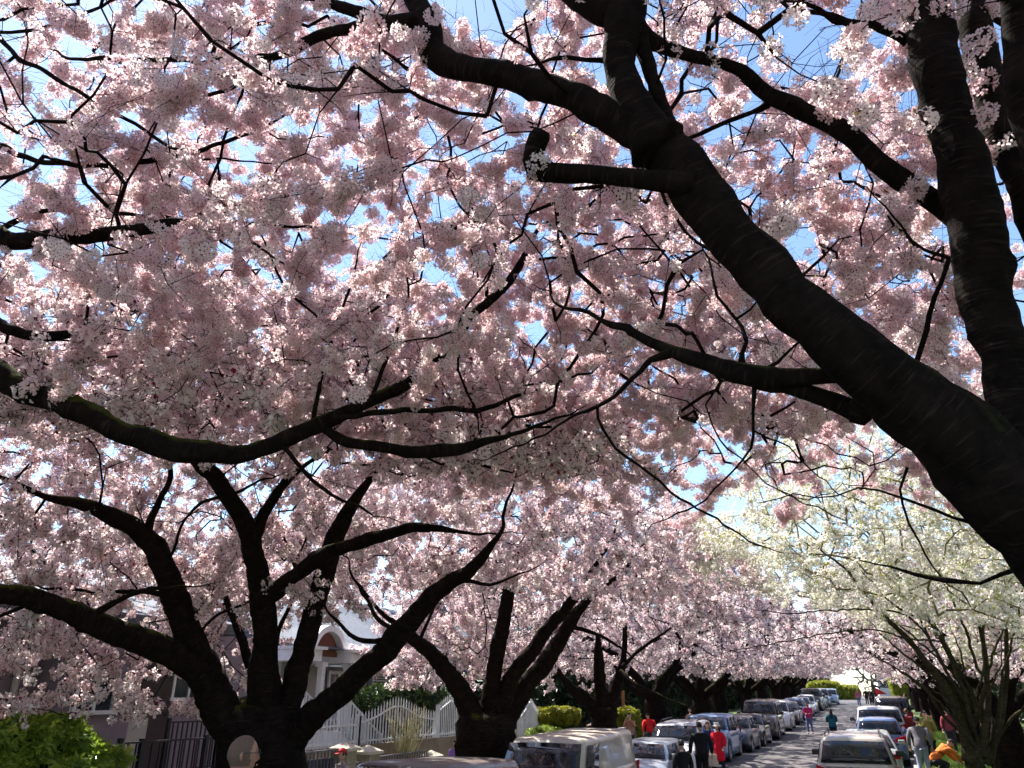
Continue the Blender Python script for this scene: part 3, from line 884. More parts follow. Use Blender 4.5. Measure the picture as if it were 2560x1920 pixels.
dr = MB(); dr.box(Vector((HB + .12, hy(838), (pfl + ctop) / 2 - .05)) - b1, (.08, 1.15, ctop - pfl - .15)); dr = dr.build("door", M_WHITE, h2)
for s in (-1, 1): MB().box(Vector((HB + .17, hy(838) + s * .28, (pfl + ctop) / 2 + .1)) - b1, (.03, .36, (ctop - pfl) * .62)).build("door_glass", M_GLASS, dr)
for s in (-1, 1): MB().box(Vector((HB + .19, hy(838) + s * .28, (pfl + ctop) / 2 + .1)) - b1, (.02, .02, (ctop - pfl) * .62)).build("glazing_bar", M_WHITE, dr)
# arched gable
cy_, az = (py(770) + py(850)) / 2, on_x(810, 1640, PX).z
ra = (py(850) - py(770)) / 2 * 1.12
A = MB(); seg = 20
for k in range(seg):
    a0, a1 = math.pi * k / seg, math.pi * (k + 1) / seg
    pts = [Vector((PX + .12, cy_ + math.cos(a) * r_, az + math.sin(a) * r_)) - b1 for a, r_ in ((a0, ra), (a1, ra), (a1, ra * .80), (a0, ra * .80))]
    A.prism(pts, (-.5, 0, 0))
A.build("arch", M_WHITE, h2)
A = MB(); poly = [Vector((PX - .12, cy_ + math.cos(math.pi * k / seg) * ra * .82, az + math.sin(math.pi * k / seg) * ra * .82)) - b1 for k in range(seg + 1)]
A.prism(poly, (-.1, 0, 0)); A.build("arch_panel", M_BRICKR, h2)
for a_, b_ in ((yL - .3, cy_ - ra * .8), (cy_ + ra * .8, yR + .5)):
    MB().box(Vector((PX - .8, (a_ + b_) / 2, az - .02)) - b1, (2.3, b_ - a_, .30)).box(Vector((PX - .75, (a_ + b_) / 2, az + .17)) - b1, (2.5, b_ - a_ + .1, .08)).build("entablature", M_WHITE, h2)
MB().prism([Vector((PX + .2, yL - .3, az + .2)) - b1, Vector((HB, yL - .3, az + 1.0)) - b1, Vector((HB, yL - .3, az + .2)) - b1], (0, yR - yL + .8, 0)).build("porch_roof", M_ROOF, h2)
# front stairs of the porch, down towards the street, parallel to the house
stz = pfl; ys0 = on_x(842, 1775, PX + 1.25).y; ys1 = on_x(912, 1811, PX + 1.25).y + .9
for k in range(7):
    hgt = stz * (1 - (k + 1) / 8)
    MB().box(Vector((PX + .62, ys0 + .3 + k * .3, hgt / 2 + .05)) - b1, (1.2, .3, hgt + .1)).build("stair", M_WHITE, h2)
def white_rail(A, B, label, group):
    A, B = Vector(A), Vector(B)
    r_ = empty("porch_railing", A); tag(r_, label, "railing", group)
    rail_run("top_rail", A, B, .95, r_, A, M_WHITE, sp=.15, r=.016)
white_rail((PX + 1.25, ys0 + .1, stz), (PX + 1.25, ys1, .25), "sloping white handrail with thin balusters, on the street side of the porch stairs", "white handrails of the porch")
white_rail((PX + .02, ys0 + .1, stz), (PX + .02, ys1, .25), "sloping white handrail on the house side of the porch stairs", "white handrails of the porch")
white_rail((PX + .05, yL + .1, stz), (PX + .05, ys0, stz), "level white handrail along the edge of the arched porch", "white handrails of the porch")

# neighbouring slate blue house beyond the hedge
b2 = Vector((-19, 34, g(34))); h3 = empty("blue_house", b2); tag(h3, "slate blue house wall showing between the hedge and the blossom", "house")
MB().box(Vector((-22, 35, 2.1)) - b2, (6, 11, 4.2)).build("wall", flat("slate_blue", (.07, .10, .19), .8), h3)
MB().prism([Vector((-18.4, 29, 4.2)) - b2, Vector((-25.6, 29, 4.2)) - b2, Vector((-22, 29, 6.4)) - b2], (0, 12, 0)).build("roof", M_ROOF, h3)

# ------------------------------------------------------------------ retaining wall and white picket fence
QX = -13.1
wb = on_x(1000, 1853, QX).z; fy0 = on_x(893, 1850, QX).y; fy1 = on_x(1087, 1850, QX).y; fy2 = on_x(1150, 1850, QX).y
o = MB().box((QX - .05, (fy0 - 2 + 33.5) / 2, wb / 2 - .3), (.25, 33.5 - fy0 + 2, wb + .6)).build("retaining_wall", M_CONC2)
tag(o, "low brown concrete retaining wall under the white picket fence", "wall")
def picket_fence(x, ya, yb, zb, hfun, label, post=True, sp=.155, dx=0.0):
    n_ = int((yb - ya) / sp); base = Vector((x, ya, zb))
    r_ = empty("picket_fence", base); tag(r_, label, "fence", "white iron picket fences")
    for i in range(n_ + 1):
        t = i / n_; h_ = hfun(t)
        M = MB(); M.box((0, 0, h_ / 2), (.028, .034, h_))
        M.add([(-.03, 0, h_), (0, -.035, h_ + .02), (.03, 0, h_), (0, .035, h_ + .02), (0, 0, h_ + .15)], [(0, 1, 4), (1, 2, 4), (2, 3, 4), (3, 0, 4), (3, 2, 1, 0)])
        o = M.build("picket", M_WHITE, r_); o.location = (dx * t, (yb - ya) * t, 0)
    MB().bar((0, 0, .1), (dx, yb - ya, .1), .04, .05).build("bottom_rail", M_WHITE, r_)
    T = MB(); m_ = 14
    for k in range(m_):
        T.bar((dx * k / m_, (yb - ya) * k / m_, hfun(k / m_) - .14), (dx * (k + 1) / m_, (yb - ya) * (k + 1) / m_, hfun((k + 1) / m_) - .14), .035, .045)
    T.build("top_rail", M_WHITE, r_)
    if post:
        for t in (0, 1):
            MB().box((dx * t, (yb - ya) * t, hfun(t) / 2 + .04), (.11, .11, hfun(t) + .08)).build("post", M_WHITE, r_)
    return r_
s1 = (on_x(1000, 1785, QX).z - wb)
H1 = on_x(893, 1795, QX).z - wb
picket_fence(QX, fy0 - 2.6, fy0, wb, lambda t: H1 * .95, "short white picket fence panel crossing in front of the porch stairs")
picket_fence(QX, fy0 + .02, fy1, wb, lambda t: H1 + .42 * math.exp(-((t - .46) / .26) ** 2), "long white picket fence panel whose tops rise to a hump, above the brown wall")
picket_fence(QX, fy1 + .15, fy2 + .9, wb, lambda t: H1 + .55 * (1 - abs(t - .3) * 2.0 if abs(t - .3) < .5 else 0), "white picket panel with a pointed top beside the stout cherry trunk", sp=.11, dx=.25)
y3a, y3b = on_x(1282, 1840, QX).y, on_x(1338, 1840, QX).y
picket_fence(QX + .2, y3a, y3b, .35, lambda t: 1.25 + .6 * (1 - abs(t - .5) * 2) ** 1.5, "white picket gate with a peaked top between the cherry trunk and the van", sp=.13)

# hedge behind the fence
def leaf_mass(name, label, cat, boxes, dens, key, srcs, smin=.8, smax=1.3, core=None, seed=1, lit=None, group=None, rag=.12):
    """boxes: (centre, size) volumes whose outer skin is covered in leaves over a dark core"""
    c0_ = Vector(boxes[0][0]); r_ = empty(name, (c0_.x, c0_.y, g(c0_.y))); tag(r_, label, cat, group)
    rg = np.random.RandomState(seed); pts = []
    for c, s in boxes:
        c = np.array(c); s = np.array(s); n_ = int(dens * (s[0] * s[1] + s[1] * s[2] + s[0] * s[2]) * 2)
        d = rg.normal(0, 1, (n_, 3)); d /= np.linalg.norm(d, axis=1, keepdims=True)
        e = np.abs(d).max(1, keepdims=True); k = 0.55
        d = d / (e ** k)      # between a ball and a box
        p = c + d * s / 2 * rg.uniform(.86, 1.05, (n_, 1))
        for i_ in range(n_):
            w_ = noise.noise(Vector(p[i_]) * 1.9) * rag
            p[i_] += d[i_] * w_
        pts.append(p[p[:, 2] > g(c[1]) + .05])
    pts = np.concatenate(pts) - np.array(tuple(r_.location))
    o = scatter("foliage", pts, key, srcs, r_, smin, smax, seed, 1.2); o["kind"] = "stuff"
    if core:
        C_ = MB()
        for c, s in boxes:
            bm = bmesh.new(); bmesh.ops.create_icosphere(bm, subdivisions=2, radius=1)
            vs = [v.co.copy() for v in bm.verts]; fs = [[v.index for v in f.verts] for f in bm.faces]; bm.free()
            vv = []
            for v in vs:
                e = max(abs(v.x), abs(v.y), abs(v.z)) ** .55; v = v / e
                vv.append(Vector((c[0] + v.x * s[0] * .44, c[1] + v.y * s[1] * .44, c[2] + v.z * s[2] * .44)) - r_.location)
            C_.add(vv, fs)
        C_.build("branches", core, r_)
    return r_
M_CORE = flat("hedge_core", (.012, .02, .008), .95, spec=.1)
hx = QX - 1.3
ha, hb = on_x(880, 1740, hx).y, on_x(1150, 1740, hx).y
ht = on_x(1000, 1716, hx).z
leaf_mass("laurel_hedge", "clipped dark green laurel hedge with a sunlit top behind the white picket fence", "hedge", [((hx, (ha + hb) / 2, ht / 2 + .15), (1.1, hb - ha, ht - .2))], 60, "hedge", SRC_HEDGE, 1, 1.6, M_CORE, 3)

# bare pale shrub in front of the retaining wall
def stem_shrub(name, label, base, n_, h_, spread, mat, seed, cat="shrub"):
    rg = random.Random(seed); base = Vector(base)
    r_ = empty(name, base); tag(r_, label, cat)
    for i in range(n_):
        a = rg.random() * 6.28; s_ = rg.uniform(.3, 1) * spread
        P = [Vector((math.cos(a) * .08, math.sin(a) * .08, 0))]
        for k in range(1, 6):
            t = k / 5; P.append(Vector((math.cos(a) * s_ * t ** 1.3 + rg.uniform(-.04, .04), math.sin(a) * s_ * t ** 1.3 + rg.uniform(-.04, .04), h_ * t * rg.uniform(.93, 1.07))))
        M = MB(); M.tube(P, [.022, .02, .016, .013, .009, .004], 5)
        for k in range(5):
            b_ = P[2 + k % 3]; a2 = rg.random() * 6.28
            M.tube([b_, b_ + Vector((math.cos(a2) * .15, math.sin(a2) * .15, .25)), b_ + Vector((math.cos(a2) * .22, math.sin(a2) * .22, .6))], [.008, .006, .003], 4)
        M.build("stem", mat, r_, True)
    return r_
M_PALES = flat("pale_shrub_stem", (.46, .42, .24), .8, spec=.2)
sp_ = on_x(1010, 1900, QX + .75)
stem_shrub("bare_shrub", "leafless shrub of pale upright stems in front of the brown retaining wall", (QX + .75, sp_.y, g(sp_.y) + .1), 26, on_x(1010, 1782, QX + .75).z - g(sp_.y) - .1, .95, M_PALES, 4)

# stone gate pillars with pyramid caps
M_STONE = mat_noise("sandstone_block", (.20, .175, .12), (.30, .26, .18), 5, .9, .5)
M_CAP = mat_noise("cap_stone", (.40, .37, .29), (.50, .46, .37), 4, .85, .3)
PXX = -11.5
pil_l = ["stone gate pillar with a pyramid cap, the one nearest the cherry's low limb", "stone gate pillar with a pyramid cap, middle one of the three", "stone gate pillar with a pyramid cap beside the child in purple"]
ptops = []
for i, (px, yt, w_) in enumerate(((864, 1853, .42), (920, 1862, .46), (1078, 1875, .42))):
    c = on_x(px, yt, PXX); z0 = g(c.y) + .05; hh = c.z - z0 - .2
    r_ = empty("gate_pillar", (PXX, c.y, z0)); tag(r_, pil_l[i], "pillar", "stone gate pillars")
    nrow = max(2, int(hh / .24)); rh = hh / nrow
    for k in range(nrow):
        MB().box((0, 0, rh * (k + .5)), (w_ * (1 if k % 2 else .985), w_, rh - .012)).build("block", M_STONE, r_)
    MB().box((0, 0, hh + .03), (w_ + .12, w_ + .12, .06)).add([(-w_ / 2 - .06, -w_ / 2 - .06, hh + .06), (w_ / 2 + .06, -w_ / 2 - .06, hh + .06), (w_ / 2 + .06, w_ / 2 + .06, hh + .06), (-w_ / 2 - .06, w_ / 2 + .06, hh + .06), (0, 0, hh + .2)], [(0, 1, 4), (1, 2, 4), (2, 3, 4), (3, 0, 4)]).build("cap", M_CAP, r_)
    ptops.append((c.y, c.z - .22))
def iron_run(ya_, yb_, ztop, label):
    fb_ = Vector((PXX, ya_, g(ya_))); r_ = empty("iron_fence", fb_); tag(r_, label, "fence", "black iron fences along the pavement")
    rail_run("top_rail", (PXX, ya_, ztop - 1.0), (PXX, yb_, ztop - 1.0), 1.0, r_, fb_, flat("grey_iron", (.10, .10, .12), .5), sp=.13, posts=False)
    MB().box(Vector((PXX - .12, (ya_ + yb_) / 2, ztop - .62)) - fb_, (.04, yb_ - ya_ - .1, .9)).build("backing_panel", flat("navy_panel", (.02, .02, .045), .6), r_)
iron_run(ptops[0][0] - 2.6, ptops[0][0] - .25, ptops[0][1] + .06, "dark iron fence with a pale top rail, ending at the pillar under the cherry limb")
iron_run(ptops[1][0] + .26, ptops[2][0] - .25, ptops[1][1] - .08, "dark iron fence with a sloping pale rail between the second and third stone pillars")
iron_run(ptops[0][0] + .24, ptops[1][0] - .26, ptops[1][1] - .15, "narrow iron gate between the two closest stone pillars")

# bright rhododendron at the lower left
bx = on_x(150, 1850, -10.9)
def bz(px, y): return on_x(px, y, -10.9)
leaf_mass("rhododendron", "bright green rhododendron bush filling the lower left corner", "bush",
          [((-10.9, bz(110, 1880).y, .6), (1.4, 1.35, bz(110, 1808).z * 2 - 1.2 + .0)), ((-10.8, bz(205, 1880).y, .45), (1.0, .7, bz(250, 1862).z * 2 - .9 + .1)), ((-11.0, bz(-60, 1880).y, .6), (1.4, 1.4, bz(0, 1845).z * 2 - 1.2))],
          170, "rhodo", SRC_RHODO, .6, 1.3, M_CORE, 8, rag=.34)
leaf_mass("dark_shrub", "dark evergreen shrub against the purple grey wall behind the bright bush", "bush", [((-12.4, bz(-40, 1800).y + .6, 1.1), (1.2, 2.4, 2.1))], 90, "hedge", SRC_HEDGE, 1, 1.5, M_CORE, 9)

# clipped shrub, azaleas, dark hedge along the gardens further on
cs_ = on_x(1388, 1786, -12.4)
leaf_mass("clipped_shrub", "flat topped clipped shrub with a yellow green crown behind the beige van", "bush", [((-12.4, cs_.y, cs_.z - .05), (1.7, 1.9, .62))], 260, "yb", SRC_YB, .5, .8, M_CORE, 10)
leaf_mass("round_shrub", "dark rounded shrub below the clipped yellow green one", "bush", [((-12.3, cs_.y, cs_.z - 1.0), (1.4, 1.5, 1.5))], 90, "hedge", SRC_HEDGE, 1, 1.6, M_CORE, 11)
leaf_mass("garden_bush", "small light green bush beside the slim cherry's trunk", "bush", [((-11.2, on_x(1556, 1800, -11.2).y, on_x(1556, 1812, -11.2).z), (1.2, 1.5, 1.5))], 160, "yb", SRC_YB, .6, .9, M_CORE, 12)
az_ = on_x(1362, 1840, -11.0)
leaf_mass("azalea", "low azalea with a few pale flowers at the garden edge behind the van", "bush", [((-11.0, az_.y, az_.z - .1), (1.1, 2.0, .8))], 130, "rhodo", SRC_RHODO, .5, .8, M_CORE, 13)
hl = ["tall dark evergreen hedge behind the clipped shrub", "dark evergreen hedge behind the slim cherry trunk", "dark hedge further up the left gardens", "distant dark hedge of the left gardens near the hilltop"]
for i, (ya_, yb_, x_, h_) in enumerate(((29, 38, -15.2, 3.2), (38.5, 52, -14.6, 4.3), (52.5, 75, -14.2, 4.2), (76, 112, -13.8, 3.6))):
    leaf_mass("evergreen_hedge", hl[i], "hedge", [((x_, (ya_ + yb_) / 2, g((ya_ + yb_) / 2) + h_ / 2), (2.2, yb_ - ya_, h_))], 16, "dg", SRC_DG, 1.5, 2.6, M_CORE, 14 + i, group="evergreen hedges of the left gardens")
o = MB().box((-13.0, on_x(1708, 1775, -13).y + 1.0, g(50) + .9), (.12, 6, 1.8)).build("board_fence", flat("brown_boards", (.10, .065, .045), .85)); tag(o, "dull brown board fence between the dark hedge and the blue car", "fence")
pp = on_x(1560, 1790, -11.6)
o = MB().box((-11.6, pp.y, g(pp.y) + 1.2), (.12, .12, 2.6)).build("wooden_post", flat("orange_wood", (.42, .17, .06), .7)); tag(o, "orange brown wooden post right of the slim cherry trunk", "post")
o = MB().box((-10.6, 37, g(37) + .45), (.3, 5, .9)).build("garden_wall", M_CONC); tag(o, "low grey garden wall behind the white car", "wall")

# far end: yellow bushes, bare tree, pale building
for i, (px, w_, h_, lb) in enumerate(((2062, 4.6, 2.5, "yellow green bush at the hilltop behind the last parked cars"), (2118, 3.4, 1.9, "yellow green bush at the hilltop next to the bare tree"), (2278, 5, 3.8, "yellow green bush at the hilltop on the right of the street"))):
    c = on_y(px, 1738, 128 + i)
    leaf_mass("yellow_bush", lb, "bush", [((c.x, c.y, g(c.y) + h_ / 2), (w_, 4, h_))], 30, "yb", SRC_YB, 1.2, 2.2, M_CORE, 30 + i, group="yellow green bushes at the hilltop")
bt = on_y(2185, 1738, 134); 
r_ = empty("bare_tree", (bt.x, bt.y, g(bt.y))); tag(r_, "leafless tree of fine grey twigs against the sky at the end of the street", "tree")
bn = []; limb("trunk", [Vector((bt.x, bt.y, 2)), Vector((bt.x, bt.y, 4)), Vector((bt.x + .2, bt.y, 6))], [.22, .17, .1], flat("grey_bark", (.07, .06, .055), .9), r_, bn, origin=r_.location)
G = grow([n_ for n_ in bn if n_[0].z > 3], np.array([(bt.x + math.cos(a) * r * 3.2, bt.y + math.sin(a) * r * 2, 3.2 + z * (6.2 - r * 2)) for a, r, z in [(rr.random() * 6.28, math.sqrt(rr.random()), rr.random()) for _ in range(260)]]) if False else np.array([(bt.x + math.cos(a) * r * 3.2, bt.y + math.sin(a) * r * 2, 3.2 + z * (6.2 - r * 2)) for a, r, z in [(random.Random(i).random() * 6.28, math.sqrt(random.Random(i + 999).random()), random.Random(i + 5555).random()) for i in range(260)]]), 5, step=.6)
twigs_mesh("twigs", G, flat("grey_bark", (.07, .06, .055), .9), r_, r_.location, rtip=.035, rk=.02, rmax=.12)
c = on_y(2246, 1722, 150)
r_ = empty("distant_building", (c.x, 152, g(150))); tag(r_, "pale flat roofed building in the far distance at the end of the street", "building")
MB().box((0, 0, 1.9), (6, 5, 3.6)).build("wall", M_CREAM, r_); MB().box((0, 0, 3.8), (6.4, 5.4, .25)).build("roof", M_CONC, r_)
for k in range(3): MB().box((-2 + k * 2, -2.53, 2.2), (1.1, .08, 1.0)).build("window", M_GLASS, r_)
leaf_mass("evergreen_shrubbery", "tall dark evergreen shrubbery behind the pale stemmed tree at the right edge", "shrub", [((7.6, 24.5, 2.7), (2.6, 9, 5.4)), ((6.9, 19.5, 1.6), (1.6, 4, 3.0))], 26, "dg", SRC_DG, 1.1, 1.9, M_CORE, 43)
for c_, s_, lb_ in (((-22, 172, 5.2), (30, 5, 7.5), "hazy line of trees closing the view on the left beyond the hilltop"), ((22, 172, 5.2), (26, 5, 7.5), "hazy line of trees closing the view on the right beyond the hilltop")):
    leaf_mass("distant_woodland", lb_, "trees", [(c_, s_)], 6, "dg", SRC_DG, 3, 6, M_CORE, 70)
# street side screen of gardens on the far right
for i, (ya_, yb_, x_, h_, lb) in enumerate(((24, 40, 10.5, 4.2, "dark garden hedge beyond the right hand pavement"), (41, 75, 9.5, 4.4, "garden hedge further up beyond the right hand pavement"))):
    leaf_mass("evergreen_hedge", lb, "hedge", [((x_, (ya_ + yb_) / 2, g(ya_) + h_ / 2), (2.4, yb_ - ya_, h_))], 12, "dg", SRC_DG, 1.6, 2.8, M_CORE, 44 + i, group="evergreen hedges of the right gardens")
# roofs beyond the gardens close the view between the trunks
hb_ = [((-24, 52, 3.2), (9, 12, 6.4), "grey distant house behind the dark hedge"), ((-23, 72, 3.6), (9, 13, 6.6), "second distant house behind the dark hedge"), ((18, 44, 3.2), (9, 14, 6), "house beyond the right hand garden hedge")]
for c, s, lb in hb_:
    r_ = empty("house", (c[0], c[1], g(c[1]))); tag(r_, lb, "house")
    MB().box((0, 0, s[2] / 2), s).build("wall", M_CREAM, r_)
    MB().prism([(-s[0] / 2 - .4, -s[1] / 2 - .4, s[2]), (s[0] / 2 + .4, -s[1] / 2 - .4, s[2]), (0, -s[1] / 2 - .4, s[2] + 2.4)], (0, s[1] + .8, 0)).build("roof", M_ROOF, r_)
    for k in range(3):
        MB().box(((s[0] / 2 + .03) * (1 if c[0] < 0 else -1), -3 + k * 3, 3.6), (.08, 1.2, 1.2)).build("window", M_GLASS, r_)
# ------------------------------------------------------------------ the cherry trees
def opening(px, py, d, r):
    OPENINGS.append((at(px, py, d), r))
for px, py, s in [(1165, 520, .035), (1130, 430, .022), (1250, 575, .026), (1480, 690, .028), (1565, 665, .03), (1900, 420, .038), (1960, 395, .036), (2030, 560, .03), (1985, 520, .024), (1760, 190, .026),
                  (1800, 110, .022), (690, 255, .022), (860, 215, .02), (820, 330, .022), (850, 400, .018), (1215, 400, .018), (1330, 735, .016), (2090, 480, .02), (1680, 80, .016), (300, 500, .014), (350, 480, .012), (20, 260, .02), (1490, 930, .016), (265, 1210, .016),
                  (560, 60, .013), (2005, 640, .018)]:
    for d in (4.5, 5.5, 6.8, 8.4, 10.4, 12.8, 15.8, 19.5, 24, 30, 37):
        opening(px, py, d, max(0.16, d * s * 1.0))

def far_from_camera(P, dmin=3.1):
    return ((P - np.array([0, 0, CAM_H])) ** 2).sum(1) > dmin * dmin

def tree(label, base, limbs, crown, seed, group="street cherry trees", key="near", srcs=None, dens=9, natt=1500, name="cherry_tree", cat="tree", bark=None, twigm=None,
         jit=0.035, twig_kw=None, petal_scale=1.0, extra_open=True, lo_keep=None, sc_jit=(0.7, 1.4), flare=None, step=.28, stubs=()):
    bark = bark or M_BARK; srcs = srcs or SRC_NEAR
    base = Vector((base[0], base[1], g(base[1]) - 0.05))
    root = empty(name, base); tag(root, label, cat, group)
    nodes = []
    for i, (nm, P, Rr) in enumerate(limbs):
        if nm != "trunk" and Rr[-1] < .055 and i not in stubs:
            # carry the limb on into the blossom, forking thinner
            P, Rr = list(P), list(Rr); rg = random.Random(seed * 50 + i); d_ = (P[-1] - P[-2]).normalized(); Le = min(1.5, max(.35, Rr[-1] * 34)); r0 = Rr[-1]
            for t_ in (.3, .62, 1.0):
                P.append(P[-1] + (d_ + Vector((rg.uniform(-.3, .3), rg.uniform(-.3, .3), rg.uniform(-.1, .32)))) * Le * .34); Rr.append(max(.004, r0 * (1 - t_ * .9)))
        limb(nm, P, Rr, bark, root, nodes, origin=base, seed=seed + i)
    sk = [nd for nd in nodes if nd[0].z > base.z + 2.0]
    G = grow(sk, crown, seed, step=step)
    twigs_mesh("twigs", G, twigm or M_TWIG, root, base, **(twig_kw or {}))
    P = cluster_points(G, seed + 5, dens, jit)
    P = P[not_in_openings(P)] if extra_open else P
    P = P[far_from_camera(P)]
    if lo_keep is not None: P = P[lo_keep(P)]
    b = scatter("blossoms", P - np.array(tuple(base)), key, srcs, root, *sc_jit, seed=seed, tilt=0.6, scl=np.full(len(P), petal_scale))
    b["kind"] = "stuff"
    print("TREE", label[:30], "twig nodes", len(G[0]), "clusters", len(P))
    return root, nodes

def thin_near(d0, keep, seed):
    def f(P):
        d = np.sqrt(((P - np.array([0, 0, CAM_H])) ** 2).sum(1))
        return (d > d0) | (np.random.RandomState(seed).uniform(0, 1, len(P)) < keep)
    return f

def L(*pts):
    """limb given as x, y (photo at 2212 wide), depth, half thickness in the same pixels"""
    P, Rr = [], []
    for x, y, d, w in pts:
        P.append(q(x, y, d)); Rr.append(max(0.004, w * (1 if w > 18 else .72) * 1.1573 / F_PX * d * 0.5))
    return P, Rr

